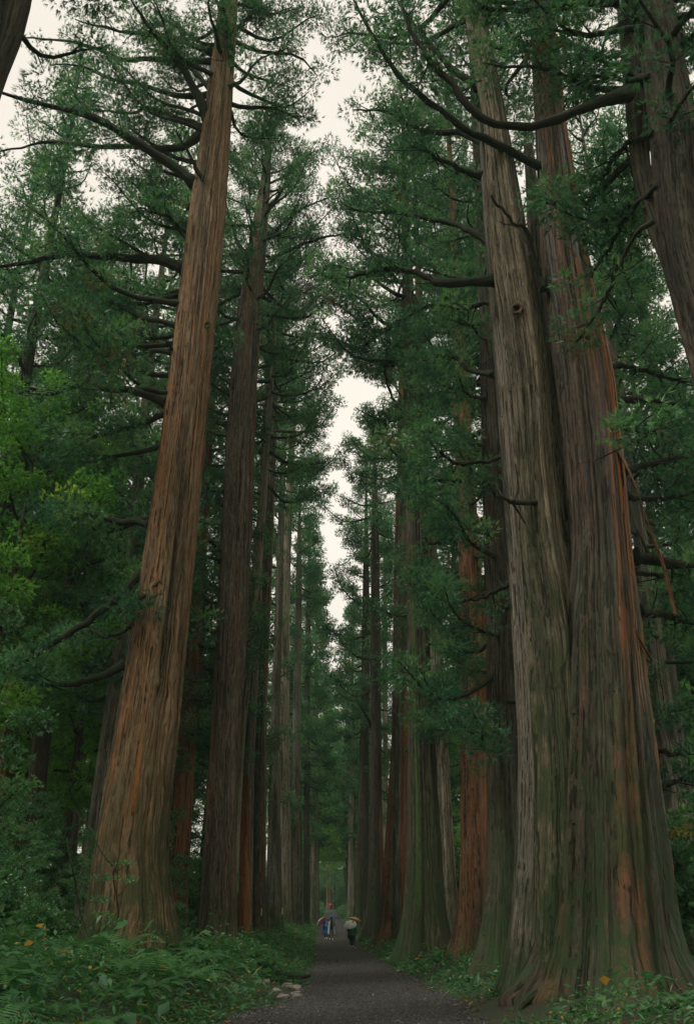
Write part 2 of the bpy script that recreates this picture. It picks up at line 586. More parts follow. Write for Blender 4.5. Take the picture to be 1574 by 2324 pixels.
def gen_boughs(cf, z0, z1, Rmax, per_m, rng, rise=(-0.12, 0.75), sector=None, shape=0.65, rf=None):
    """boughs all round a stem; cf(z) -> stem centre"""
    out = []
    z = z0
    ang = rng.uniform(0, 6.28)
    while z < z1 - 0.3:
        t = (z - z0) / (z1 - z0)
        R = Rmax * (0.62 + 0.38 * min(1, t / 0.2)) * (1 - t) ** shape + 0.35
        ang += 2.4 + rng.uniform(-0.6, 0.6)
        if sector:
            ang = rng.uniform(*sector)
        L = R * rng.uniform(0.6, 1.12)
        e = rise[0] + (rise[1] - rise[0]) * t + rng.uniform(-0.18, 0.18)
        droop = rng.uniform(0.1, 0.45) * (1 - 0.6 * t)
        n = 8
        ss = np.linspace(0, 1, n)
        wob = rng.uniform(-0.35, 0.35) * ss ** 1.5 + 0.12 * np.sin(ss * 7 + rng.uniform(0, 6))
        aa = ang + wob
        rr = L * ss
        zz = L * (e * ss - droop * np.sin(ss * PI) * 0.5 + 0.22 * ss ** 3)
        c = cf(z)
        r0 = rf(z) * 0.6 if rf else 0.0
        P = np.stack([c[0] + np.cos(ang) * r0 + np.cos(aa) * rr, c[1] + np.sin(ang) * r0 + np.sin(aa) * rr, z + zz], -1)
        out.append((P, L, t))
        z += (1.0 / per_m) * rng.uniform(0.5, 1.5)
    return out


# ------------------------------------------------------------------ trees
def put(o, root):
    o.parent = root
    o.location = -root.location
    return o


def stem_axis(spec, D, H, lean_keep=0.6):
    """frame rows (y, left, right) at distance D -> heights, axis and radius of a stem up to height H"""
    zs, xs, rs = [], [], []
    for (y, xl, xr) in spec:
        p, t = at((xl + xr) / 2, y, D)
        zs.append(p[2])
        xs.append(p[0])
        rs.append((xr - xl) / 2 * t / F)
    zs, xs, rs = map(np.array, (zs, xs, rs))
    o = np.argsort(zs)
    zs, xs, rs = zs[o], xs[o], rs[o]
    zg = float(ground(xs[0], D))
    if zs[0] > zg:
        k = 1 if len(zs) > 1 else 0
        sl = (xs[k] - xs[0]) / max(zs[k] - zs[0], 1) if k else 0
        zs = np.r_[zg, zs]
        xs = np.r_[xs[0] - sl * (zs[1] - zg) * 0.7, xs]
        rs = np.r_[rs[0] * 1.03, rs]
    zs = np.r_[zg - 0.5, zs]
    xs = np.r_[xs[0], xs]
    rs = np.r_[rs[0], rs]
    if zs[-1] < H - 1:
        zl, xl_, rl = zs[-1], xs[-1], rs[-1]
        k = max(0, len(zs) - 3)
        sl = (xs[-1] - xs[k]) / max(zs[-1] - zs[k], 1) * lean_keep
        for f in (0.25, 0.5, 0.75, 1.0):
            z = zl + (H - zl) * f
            zs = np.r_[zs, z]
            xs = np.r_[xs, xl_ + sl * (z - zl) * (1 - 0.3 * f)]
            rs = np.r_[rs, max(0.04, rl * (1 - f) ** 0.75)]
    return zg, zs, xs, rs


def stem_mesh(zs, xs, ys, rs, zg, mat, rng, seg=48, step=0.5, ridge=0.035, lobes=0.10, flare=0.55, fl_h=0.9, name='trunk', furrow=None, stripes=()):
    zz = []
    z = zs[0]
    while z < zs[-1]:
        zz.append(z)
        h = z - zg
        z += 0.16 if h < 2.5 else step
    zz.append(zs[-1])
    zz = np.array(zz)
    # smooth the axis
    def sm(v):
        w = np.interp(zz, zs, v)
        for _ in range(3):
            w[1:-1] = (w[:-2] + 2 * w[1:-1] + w[2:]) / 4
        return w
    cx, cy, rr = sm(xs), sm(ys), sm(rs)
    h = np.maximum(zz - zg, 0)
    th = np.arange(seg) * 2 * PI / seg
    A = th[None, :]
    Hh = h[:, None]
    f = np.ones((len(zz), seg))
    for k in (2, 3, 5, 7):
        f += lobes / k * 1.6 * np.cos(k * A + rng.uniform(0, 6.28) + Hh * rng.uniform(-0.06, 0.06) + 0.5 * np.sin(Hh * rng.uniform(0.1, 0.35) + rng.uniform(0, 6)))
    for k in rng.integers(9, max(12, seg // 3), 8):
        f += ridge * 0.45 * np.cos(k * A + rng.uniform(0, 6.28) + rng.uniform(0.6, 1.6) * np.sin(Hh * rng.uniform(0.15, 0.5) + rng.uniform(0, 6)))
    root = np.zeros((1, seg))
    for k in (4, 5, 7):
        root = root + np.cos(k * A + rng.uniform(0, 6.28)) / 3
    fl = flare * np.exp(-Hh / fl_h) * (1 + 0.75 * root) + 0.28 * flare * np.exp(-Hh / (fl_h * 3.5))
    f = f + fl
    f += rng.normal(scale=0.008, size=f.shape)
    if furrow:
        for (a0, wd, dp, h0, h1) in furrow:
            d = np.angle(np.exp(1j * (A - a0 - 0.02 * Hh)))
            f -= dp * np.exp(-(d / wd) ** 2) * sstep((Hh - h0) / 1.5) * sstep((h1 - Hh) / 3)
    R = rr[:, None] * f
    V = np.stack([cx[:, None] + R * np.cos(A), cy[:, None] + R * np.sin(A), np.repeat(zz[:, None], seg, 1)], -1)
    n = len(zz)
    i = np.arange(n - 1)[:, None] * seg
    j = np.arange(seg)[None, :]
    j2 = (j + 1) % seg
    q = np.stack([i + j, i + j2, i + seg + j2, i + seg + j], -1).reshape(-1, 4)
    rref = rs.max()
    off = rng.uniform(0, 40)
    bark = np.stack([np.cos(A) * rref + 0 * Hh + off, np.sin(A) * rref + 0 * Hh, Hh + 0 * A], -1)
    stp = np.zeros((n, seg))
    for (a0, wd, h0, h1, amt) in stripes:
        dlt = np.angle(np.exp(1j * (A - a0 - 0.10 * np.sin(Hh * 0.35 + a0 * 3))))
        stp = np.maximum(stp, amt * np.exp(-(dlt / wd) ** 2) * sstep((Hh - h0) / 2.0) * sstep((h1 - Hh) / 4.0))
    top = np.array([[(n - 1) * seg, (n - 1) * seg + a, (n - 1) * seg + a + 1] for a in range(1, seg - 1)])
    return np_mesh(name, V.reshape(-1, 3), q, top, [mat], {'bark': ('FLOAT_VECTOR', bark.reshape(-1, 3)), 'strip': ('FLOAT', stp)})


def cedar(label, D, spec, H, mat, z0, R, per_m=2.0, lod='mid', seed=1, stems=(), traced=(), seg=48, step=0.6, split=False,
          flare=0.55, ridge=0.035, lobes=0.10, size=0.66, s0=0.36, group='cedars lining the avenue', shape=0.65, furrow=None, fl_h=0.9,
          rise=(-0.12, 0.75), extra=None, dens=1.0, cat='tree', stripes=(), more=None, stem_stripes=(), roots=(), rootmat=None, knots=()):
    dens *= 0.95
    rng = np.random.default_rng(seed)
    zg, zs, xs, rs = stem_axis(spec, D, H)
    ys = np.full_like(zs, D)
    base = (float(xs[1]), float(D), zg)
    root = empty('cedar_tree', base, label, cat, group)
    put(mesh_obj('trunk', stem_mesh(zs, xs, ys, rs, zg, mat, rng, seg, step, ridge, lobes, flare, fl_h, furrow=furrow, stripes=stripes)), root)
    axes = [(zs, xs, D, rs)]
    for (sp, sD, sH, smat, sfl) in stems:
        zg2, z2, x2, r2 = stem_axis(sp, sD, sH)
        put(mesh_obj('trunk', stem_mesh(z2, x2, np.full_like(z2, sD), r2, zg2, smat, rng, max(32, seg * 2 // 3), step, ridge, lobes, sfl, fl_h, stripes=stem_stripes)), root)
        if sH > 25:
            axes.append((z2, x2, sD, r2))
    wood = MB()
    pos, sc = [], []
    z0 = min(z0, H - 5)
    for ai, (az_, ax_, aD, ar_) in enumerate(axes):
        cf = lambda z, a=az_, b=ax_, d=aD: (np.interp(z, a, b), d)
        rf = lambda z, a=az_, b=ar_: np.interp(z, a, b)
        top = az_[-1]
        for (P, L, t) in gen_boughs(cf, z0 + ai * 1.5, top, R, per_m / len(axes) ** 0.5, rng, rise, shape=shape, rf=rf):
            tw, p, s_ = bough_clumps(P, rng, L, s0=s0 if t < 0.6 else 0.2, size=size, dens=dens)
            r0 = (0.035 + 0.017 * L) * (1 - 0.4 * t)
            if split and P[0][2] < CAMH + D * 1.55:
                b = MB()
                b.tube(P, np.linspace(r0 * 1.2, 0.02, len(P)), 6)
                for w in tw:
                    b.tube(w, [0.022, 0.016, 0.008], 3, caps=False)
                put(b.build('branch', M['bough']), root)
            else:
                wood.tube(P, np.linspace(r0 * 1.2, 0.02, len(P)), 5, caps=False)
                if lod != 'far':
                    for w in tw:
                        wood.tube(w, [0.022, 0.016, 0.008], 3, caps=False)
            pos += p
            sc += s_
    if more:
        m0, m1, mR, mpm, (a0, a1), ms0 = more
        cf = lambda z: (np.interp(z, zs, xs), D)
        rf = lambda z: np.interp(z, zs, rs)
        for (P, L, t) in gen_boughs(cf, m0, m1, mR, mpm, rng, rise, shape=0.15, rf=rf, sector=(a0, a1)):
            tw, p, s_ = bough_clumps(P, rng, L, s0=ms0, size=size, dens=dens)
            b = MB()
            b.tube(P, np.linspace(0.03 + 0.016 * L, 0.02, len(P)), 6)
            for w in tw:
                b.tube(w, [0.022, 0.016, 0.008], 3, caps=False)
            put(b.build('branch', M['bough']), root)
            pos += p
            sc += s_
    for tb in traced:
        pts, r0, leafy = tb[0], tb[1], tb[2]
        dy = tb[3] if len(tb) > 3 else 0.0
        bD = tb[4] if len(tb) > 4 else D
        n = len(pts)
        P = np.array([at(x, y, bD + dy * (i / max(n - 1, 1)) ** 1.2)[0] for i, (x, y) in enumerate(pts)])
        P = smooth_path(P, 22)
        L = np.linalg.norm(np.diff(P, axis=0), axis=1).sum()
        P[2:] += np.cumsum(rng.normal(scale=0.020, size=(20, 3)), axis=0) + rng.normal(scale=0.018, size=(20, 3))
        b = MB()
        R_ = np.linspace(1, 0, 22) ** 0.8 * (r0 - 0.025) + 0.025
        R_[0] *= 1.5
        R_[1] *= 1.15
        R_ *= 1 + rng.uniform(-0.12, 0.16, 22)
        b.tube(P, R_, 8, wob=0.08)
        for _ in range(5 if leafy else 0):
            k = rng.integers(3, 18)
            d = rng.normal(size=3) * np.array([0.7, 0.7, 0.5])
            d *= rng.uniform(0.35, 1.0)
            b.tube(np.array([P[k], P[k] + d * 0.45 + rng.normal(scale=0.04, size=3), P[k] + d * 0.8, P[k] + d + [0, 0, 0.12]]), [max(0.02, R_[k] * 0.4), 0.02, 0.012, 0.006], 4, caps=False)
        if leafy:
            tw, p, s_ = bough_clumps(P, rng, min(L, 6.0), s0=leafy, size=size, dens=0.8 * min(1.0, 6.0 / L) if L > 6 else 0.9)
            for w in tw:
                b.tube(w, [0.03, 0.02, 0.009], 4, caps=False)
            pos += p
            sc += s_
        else:
            for _ in range(3):
                k = rng.integers(8, 20)
                d = rng.normal(size=3) * np.array([0.6, 0.6, 0.5])
                b.tube(np.array([P[k], P[k] + d * 0.5, P[k] + d * 0.8 + [0, 0, 0.1]]), [R_[k] * 0.6, 0.02, 0.008], 4, caps=False)
        put(b.build('branch', M['bough']), root)
    for (ra, rl, rr_, rx) in roots:
        c = np.array([rx if rx is not None else base[0], D, 0.0])
        rb = rs[1]
        dr = np.array([math.cos(ra), math.sin(ra), 0.0])
        pr = np.array([-dr[1], dr[0], 0.0])
        P = []
        ph = rng.uniform(0, 6)
        for q in np.linspace(0, 1, 14):
            h = c + dr * (rb * 0.55 + rl * q) + pr * 0.22 * rl * q * math.sin(4.2 * q + ph)
            gz = float(ground(h[0], h[1]))
            P.append([h[0], h[1], gz + 0.34 * (1 - q) ** 1.8 + 0.04 * (1 - q) - 0.11 + 0.04 * math.sin(9 * q + ph)])
        b = MB()
        b.tube(smooth_path(np.array(P), 20), rr_ * (np.linspace(1, 0.0, 20) ** 0.9 * 0.95 + 0.10) * (1 + rng.uniform(-.1, .1, 20)), 10, wob=0.07)
        put(b.build('root', rootmat or mat), root)
    for (kx, ky, kD, kr) in knots:
        c, _t = at(kx, ky, kD)
        nu, nv = 26, 10
        V = []
        for i in range(nu):
            a = 2 * PI * i / nu
            rr2 = kr * (1 + 0.18 * math.sin(2 * a + 1) + 0.1 * math.sin(5 * a))
            for j in range(nv):
                e = 2 * PI * j / nv
                w2 = rr2 + kr * 0.38 * math.cos(e)
                V.append([c[0] + w2 * math.cos(a) * 0.85, c[1] + 0.03 - kr * 0.26 * math.sin(e), c[2] + w2 * math.sin(a) * 1.25])
        q = [[i * nv + j, ((i + 1) % nu) * nv + j, ((i + 1) % nu) * nv + (j + 1) % nv, i * nv + (j + 1) % nv] for i in range(nu) for j in range(nv)]
        V = np.array(V)
        ko = mesh_obj('knothole', np_mesh('knothole', V, q, None, [mat], {'bark': ('FLOAT_VECTOR', (V - c) * [1, 1, 1] + [0, 0, 9])}))
        put(ko, root)
        V2 = np.array([[c[0] + kr * .75 * math.cos(a) * .85, c[1] + 0.02, c[2] + kr * .75 * math.sin(a) * 1.25] for a in np.arange(16) * PI / 8] + [[c[0], c[1] + 0.14, c[2]]])
        hole = mesh_obj('hollow_shade', np_mesh('hollow_shade', V2, None, [[i, (i + 1) % 16, 16] for i in range(16)], [M['bough']], {'bark': ('FLOAT_VECTOR', V2 - c)}))  # near-black shallow cone paints the shade inside the knothole
        hole.parent = ko
    if extra:
        extra(root, rng, pos, sc)
    if wood.n:
        put(wood.build('boughs', M['bough']), root)
    if pos:
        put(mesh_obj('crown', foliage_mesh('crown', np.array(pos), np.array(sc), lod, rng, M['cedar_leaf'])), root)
    return root


# --- the great cedar left of the path
L1 = [
    ([(420, 612), (395, 600), (330, 585), (180, 575), (60, 590), (-60, 612)], 0.20, 0.30, 1.0),
    ([(447, 418), (380, 370), (300, 325), (220, 278), (150, 255), (0, 213), (-80, 200)], 0.21, 0.35, -2.0),
    ([(478, 297), (455, 232), (400, 130), (340, 60), (290, -20)], 0.20, 0.35, -2.5),
    ([(467, 492), (457, 420), (430, 360), (403, 308)], 0.12, 0, -1.2),
    ([(513, 226), (525, 130), (520, 50), (505, -20)], 0.18, 0.4, -1.5),
    ([(414, 825), (395, 795), (380, 770)], 0.08, 0, -0.8),
    ([(322, 1298), (280, 1340), (200, 1410), (110, 1460), (50, 1500), (-20, 1512)], 0.15, 0.55, -1.5),
    ([(342, 1190), (262, 1178), (201, 1169), (159, 1174), (105, 1160)], 0.13, 0.35, 2.0),
    ([(380, 916), (304, 884), (234, 879), (200, 862), (130, 890), (60, 893)], 0.16, 0.35, 1.5),
    ([(378, 938), (281, 973), (211, 998), (150, 1040)], 0.11, 0.3, 0.5),
    ([(362, 1343), (328, 1357), (281, 1378)], 0.09, 0.5, -1.3),
    ([(283, 1507), (211, 1540), (108, 1540), (42, 1516), (25, 1500)], 0.13, 0.5, -0.5),
    ([(435, 470), (382, 450), (331, 436), (270, 410)], 0.13, 0.35, 1.5),
    ([(443, 565), (395, 500), (380, 488), (320, 465)], 0.10, 0.4, -1.2),
    ([(463, 290), (398, 268), (328, 245), (300, 253), (197, 244)], 0.12, 0.35, 2.0),
    ([(458, 303), (407, 337), (328, 335), (234, 337), (140, 330), (70, 335), (-20, 350)], 0.15, 0.4, 2.5),
    ([(483, 207), (436, 159), (398, 136), (330, 110)], 0.13, 0.4, 1.0),
    ([(480, 215), (410, 220), (342, 201), (258, 183), (187, 155), (110, 150)], 0.12, 0.35, 2.0),
    ([(480, 120), (400, 85), (330, 70), (250, 60), (170, 40)], 0.13, 0.35, 1.0),
    ([(485, 140), (390, 135), (280, 132), (220, 108), (140, 92), (40, 85)], 0.13, 0.35, 3.0),
    ([(405, 740), (330, 720), (260, 690), (200, 650)], 0.11, 0.35, 1.5),
    ([(395, 800), (320, 790), (240, 770), (180, 730)], 0.12, 0.4, 2.5),
    ([(300, 1420), (240, 1440), (190, 1420), (150, 1440)], 0.06, 0.4, 2.0),
    ([(515, 90), (560, 40), (590, -20)], 0.11, 0.4, 1.0),
]
cedar('broad straight cedar with warm brown bark and a knothole, left of the path', 27.0,
      [(2062, 214, 372), (1918, 222, 371), (1702, 258, 398), (1400, 308, 428), (1000, 368, 463), (851, 386, 477), (515, 427, 508), (234, 468, 527)],
      50, M['bark_warm'], 32.5, 4.6, 2.4, 'near', 11, traced=L1, seg=120, step=0.35, split=True, flare=0.50, ridge=0.024, lobes=0.05, fl_h=0.9,
      stripes=[(-1.35, 0.10, 2.5, 8.0, 1.0)], knots=[(357, 1335, 26.22, 0.20), (470, 735, 26.42, 0.10)], more=(14, 32, 5.8, 1.15, (1.75, 4.0), 0.4), roots=[(-2.7, 1.6, 0.24, None), (-2.1, 1.4, 0.2, None), (-1.2, 1.3, 0.2, None), (-0.5, 1.7, 0.24, None), (3.1, 1.4, 0.2, None)])

# --- second left: the dark twin stem
L2 = [
    ([(525, 965), (500, 958), (480, 960)], 0.16, 0, 0.5),
    ([(513, 1150), (490, 1130), (468, 1085)], 0.14, 0.5, 1.0),
    ([(500, 1270), (470, 1265), (440, 1268)], 0.12, 0.5, 0.5),
    ([(500, 1390), (470, 1360), (452, 1345)], 0.14, 0.5, 1.0),
    ([(588, 650), (560, 615), (530, 590), (508, 560)], 0.12, 0.6, -1.0),
    ([(612, 470), (640, 430), (660, 380), (680, 330)], 0.14, 0.5, -1.0),
    ([(604, 480), (590, 420), (575, 380), (560, 330)], 0.14, 0.5, 1.0),
    ([(606, 540), (650, 500), (690, 470), (760, 440)], 0.13, 0.4, -1.5),
    ([(612, 590), (680, 560), (740, 540), (800, 530)], 0.14, 0.35, -1.0),
    ([(600, 600), (545, 560), (520, 490), (505, 430)], 0.12, 0.5, 1.0),
]
cedar('dark wet cedar with a split grey-purple stem behind the broad brown one', 45.0,
      [(2110, 452, 535), (1702, 475, 544), (1400, 495, 562), (1000, 516, 577), (851, 527, 585), (650, 549, 597), (400, 594, 614)],
      52, M['bark_slate'], 34.0, 6.3, 2.6, 'near', 12, more=(12, 34, 4.5, 0.7, (1.3, 3.6), 0.4), traced=L2, seg=72, step=0.5, split=True, flare=0.18, ridge=0.05, lobes=0.12,
      stems=[([(2110, 465, 500), (1500, 488, 512), (1000, 513, 536), (851, 524, 545), (680, 540, 552)], 46.2, 22, M['bark_slate'], 0.2)], rise=(0.0, 0.9))

# --- the rest of the left row: label, distance, rows, height, bark, crown base, radius, density, lod, seed
ROW = [
    ('thin pale cedar with knobbly bark rising beside the dark wet twin stem', 53.0, [(2100, 505, 532), (1693, 532, 553), (1217, 580, 598), (961, 604, 615)], 51, 'bark_pale', 34, 4.3, 2.0, 'mid', 13),
    ('cedar with a bare bright orange base on the left of the path', 57.0, [(2110, 541, 570), (1693, 556, 577), (1400, 574, 592), (1100, 588, 602)], 48, 'bark_orange', 30, 4.0, 1.8, 'mid', 14),
    ('dark ridged cedar standing just right of the orange-based trunk', 64.0, [(2100, 572, 602), (1656, 577, 604), (1510, 582, 609), (1217, 600, 620), (900, 616, 629)], 52, 'bark_slate', 34, 4.5, 2.0, 'mid', 15),
    ('grey-brown cedar with a broad foot, in the left row above the couple in raincoats', 74.0, [(2095, 602, 640), (1693, 613, 635), (1300, 626, 643), (1000, 638, 650)], 51, 'bark_grey', 36, 4.4, 2.0, 'mid', 16),
    ('straight cedar with pale upper trunk and reddish foot in the left row', 84.0, [(2090, 638, 660), (1693, 636, 656), (1363, 637, 657), (1107, 649, 665), (800, 665, 676)], 52, 'bark_pale', 40, 4.3, 2.0, 'mid', 17),
    ('pale fluted cedar near the path edge in the left row', 94.0, [(2085, 659, 687), (1700, 662, 682), (1363, 669, 684)], 50, 'bark_grey', 34, 4.5, 2.0, 'mid', 18),
    ('slim dark cedar right of the pale fluted one, its boughs reaching low', 106.0, [(2080, 688, 702), (1700, 690, 703), (1400, 694, 705)], 49, 'bark_dark', 16, 4.6, 2.2, 'mid', 19),
    ('pale cedar at the left path edge with boughs hanging low over the couple', 124.0, [(2070, 706, 724), (1700, 709, 722)], 49, 'bark_grey', 12, 4.8, 2.2, 'far', 20),
]
for (lab, D, spec, H, mk, z0, R, pm, lod, sd) in ROW:
    sg = 48 if D < 70 else 30
    st = []
    if sd == 14:
        st = [([(2108, 540, 571), (1900, 545, 569), (1760, 551, 567)], D - 0.12, 6.0, M['bark_orange'], 0.1)]
    cedar(lab, D, spec, H, M['bark_grey'] if sd == 14 else M[mk], z0, R + (1.9 if D < 70 else (0.5 if D < 90 else -0.8)), pm * 1.15, lod, sd, seg=sg, step=0.8, flare=0.28, ridge=0.05, lobes=0.10, size=0.68 if D < 90 else 0.85, stems=st, more=(11, z0, 3.6, 0.8, (1.2, 4.2), 0.35))

# --- right side
RR = [
    ([(1243, 387), (1181, 356), (1131, 333), (1092, 314), (1061, 298), (1011, 256), (964, 221), (905, 160), (860, 90), (805, -10)], 0.14, 0.5, -1.6, 21.4),
    ([(1092, 399), (1042, 382), (988, 351), (940, 340)], 0.11, 0.5, -0.5, 22),
    ([(1235, 658), (1220, 604), (1204, 550), (1193, 519), (1170, 507), (1138, 476), (1111, 445)], 0.10, 0, -1.0, 21.3),
    ([(1130, 635), (1061, 639), (1003, 639), (964, 625), (880, 605), (800, 625), (750, 630)], 0.16, 0.55, 1.5, 22.3),
    ([(1150, 1029), (1131, 1037), (1092, 1048), (1042, 1052), (1003, 1033), (976, 994)], 0.07, 0.7, -0.5, 23.6),
    ([(1226, 1138), (1181, 1140), (1146, 1134), (1119, 1120)], 0.085, 0, -1.0, 21.3),
    ([(1188, 1298), (1150, 1324), (1107, 1343), (1046, 1358)], 0.10, 0, -0.8, 23.6),
    ([(1385, 907), (1448, 909), (1506, 915), (1590, 926)], 0.13, 0.5, 1.0, 22.0),
    ([(1415, 1068), (1487, 1052), (1534, 1037), (1600, 1022)], 0.11, 0.45, 1.0, 22.2),
    ([(1420, 1126), (1468, 1130), (1526, 1130), (1600, 1120)], 0.10, 0.5, 1.5, 22.2),
    ([(1438, 1263), (1499, 1277), (1574, 1296), (1640, 1320)], 0.19, 0.6, 0.5, 22.0),
    ([(1436, 1300), (1499, 1304), (1590, 1302)], 0.07, 0.5, 1.5, 22.2),
    ([(1448, 1388), (1514, 1401), (1600, 1412)], 0.12, 0.5, 1.2, 22.2),
    ([(1470, 1690), (1510, 1708), (1560, 1712)], 0.07, 0.6, 0.4, 22.0),
    ([(1475, 1795), (1515, 1776), (1600, 1725)], 0.09, 0.5, 1.0, 22.2),
    ([(1375, 830), (1430, 835), (1500, 860), (1590, 880)], 0.10, 0.35, 1.5, 22.2),
    ([(1122, 560), (1060, 520), (1000, 500), (900, 480), (780, 470)], 0.12, 0.4, 2.0, 23.0),
    ([(1105, 330), (1040, 300), (960, 300), (880, 260), (800, 250)], 0.12, 0.35, 2.0, 23.0),
    ([(1085, 200), (1020, 150), (940, 60), (900, -20)], 0.13, 0.35, 1.0, 22.6),
    ([(1165, 700), (1100, 690), (1040, 700), (980, 690), (900, 720)], 0.11, 0.4, 2.5, 24.0),
    ([(1120, 850), (1060, 840), (1010, 810), (950, 820)], 0.10, 0.4, 2.0, 24.5),
]


def strips(root, rng, pos, sc):
    for pts, w in (([(1360, 950), (1394, 1006), (1414, 1044), (1445, 1114), (1472, 1199), (1499, 1269), (1514, 1323), (1531, 1393)], 0.13),
                   ([(1405, 1345), (1430, 1400), (1450, 1450), (1480, 1500)], 0.06)):
        P = smooth_path(np.array([at(x, y, 20.95 + 0.5 * (i / len(pts)))[0] for i, (x, y) in enumerate(pts)]), 24)
        t = np.linspace(0, 1, 24)
        wd = w * (1 - 0.75 * t) + 0.015
        tw = 0.5 + 1.6 * t
        S = np.stack([np.cos(tw), np.sin(tw), 0.3 * np.ones(24)], -1)
        Nn = np.stack([-np.sin(tw), np.cos(tw), np.zeros(24)], -1)
        b = MB()
        V = np.concatenate([P + S * wd[:, None] + Nn * 0.012, P - S * wd[:, None] + Nn * 0.012, P - S * wd[:, None] - Nn * 0.012, P + S * wd[:, None] - Nn * 0.012])
        q = []
        for e in range(4):
            f = (e + 1) % 4
            for k in range(23):
                q.append([e * 24 + k, f * 24 + k, f * 24 + k + 1, e * 24 + k + 1])
        q += [[0, 24, 48, 72], [23, 95, 71, 47]]
        bk = np.stack([np.tile(t * 0.2, 4), np.repeat(np.arange(4) * 0.12, 24), np.tile(t * 6, 4)], -1)
        b.add(V, q, None, bk)
        put(b.build('bark_strip', M['bark_red'], smooth=False), root)


cedar('giant fused cedar of leaning stems with a dark split and peeling red bark', 21.5,
      [(2290, 1285, 1505), (1934, 1272, 1500), (1626, 1280, 1472), (1400, 1284, 1448), (1238, 1298, 1429), (1050, 1285, 1412), (851, 1266, 1390), (581, 1235, 1332), (290, 1216, 1286), (116, 1204, 1266)],
      47, M['bark_giant'], 28.0, 5.6, 2.4, 'near', 31, traced=RR, seg=140, step=0.35, split=True, flare=0.68, ridge=0.045, lobes=0.13, fl_h=0.9,
      stripes=[(-0.72, 0.30, 4.5, 32, 1.0), (-1.30, 0.06, 6, 16, 0.9), (-0.1, 0.20, 3, 22, 0.6)],
      stems=[([(2290, 1232, 1336), (1800, 1228, 1338), (1450, 1205, 1318), (1260, 1188, 1280), (1050, 1172, 1252), (851, 1158, 1243), (542, 1119, 1193), (271, 1100, 1146), (0, 1048, 1092)], 21.6, 45, M['bark_ridge'], 0.45),
             ([(2290, 1165, 1285), (1700, 1180, 1262), (1277, 1154, 1228), (851, 1125, 1178), (697, 1110, 1145)], 23.0, 27, M['bark_grey'], 0.50),
             ([(1400, 1270, 1330), (1100, 1252, 1300), (720, 1206, 1236), (431, 1196, 1219), (330, 1190, 1208)], 22.8, 21, M['bark_grey'], 0.0)],
      knots=[(1172, 699, 21.05, 0.14)], extra=strips, rootmat=M['bark_mossy'], roots=[(-2.6, 1.7, 0.13, 4.7), (-2.15, 1.5, 0.12, 5.1), (-1.75, 1.4, 0.14, 5.5), (-1.35, 1.4, 0.12, 5.9), (-1.0, 1.5, 0.14, 6.2), (-0.6, 1.7, 0.13, 6.4)])

R0 = [
    ([(1425, 212), (1410, 217), (1351, 232), (1286, 259), (1197, 275), (1138, 273), (1092, 259), (1061, 236), (1030, 194), (1003, 163), (960, 112), (925, 50), (905, -20)], 0.135, 0.6, -0.5),
    ([(1420, 5), (1352, 4), (1293, 14), (1236, 23), (1181, 25), (1119, 19), (1075, 5), (1040, -30)], 0.12, 0.6, 0.5),
    ([(1502, 985), (1440, 975), (1400, 968)], 0.06, 0.5, 0.0),
    ([(1500, 60), (1540, 90), (1600, 100)], 0.18, 0.3, 1.0),
    ([(1480, 300), (1420, 330), (1370, 400), (1340, 480)], 0.07, 0.25, 2.0),
    ([(1490, 420), (1440, 470), (1390, 560), (1350, 640)], 0.07, 0.25, 2.5),
    ([(1470, 180), (1400, 150), (1330, 130), (1260, 140)], 0.08, 0.3, 2.0),
    ([(1480, 500), (1420, 560), (1360, 690), (1300, 780)], 0.06, 0.35, 2.0),
]
cedar('dark leaning double-stemmed cedar in the top right corner with a long curved bough', 16.0,
      [(2360, 1900, 2040), (833, 1578, 1690), (542, 1500, 1606), (271, 1480, 1574), (0, 1440, 1520)],
      36, M['bark_dark'], 17.0, 4.0, 2.2, 'near', 32, traced=R0, seg=72, step=0.4, split=True, flare=0.35, ridge=0.04, lobes=0.10,
      stems=[([(2360, 1920, 2030), (833, 1592, 1650), (620, 1515, 1556), (542, 1478, 1512), (400, 1436, 1474), (271, 1424, 1466), (0, 1402, 1450)], 16.5, 30, M['bark_dark'], 0.3)])

cedar('dark weathered cedar leaning in at the top left corner', 14.0,
      [(2420, -700, -520), (180, -120, -2), (0, -62, 68)], 30, M['bark_dark'], 20.5, 3.4, 1.6, 'near', 33, seg=64, step=0.5, split=True)

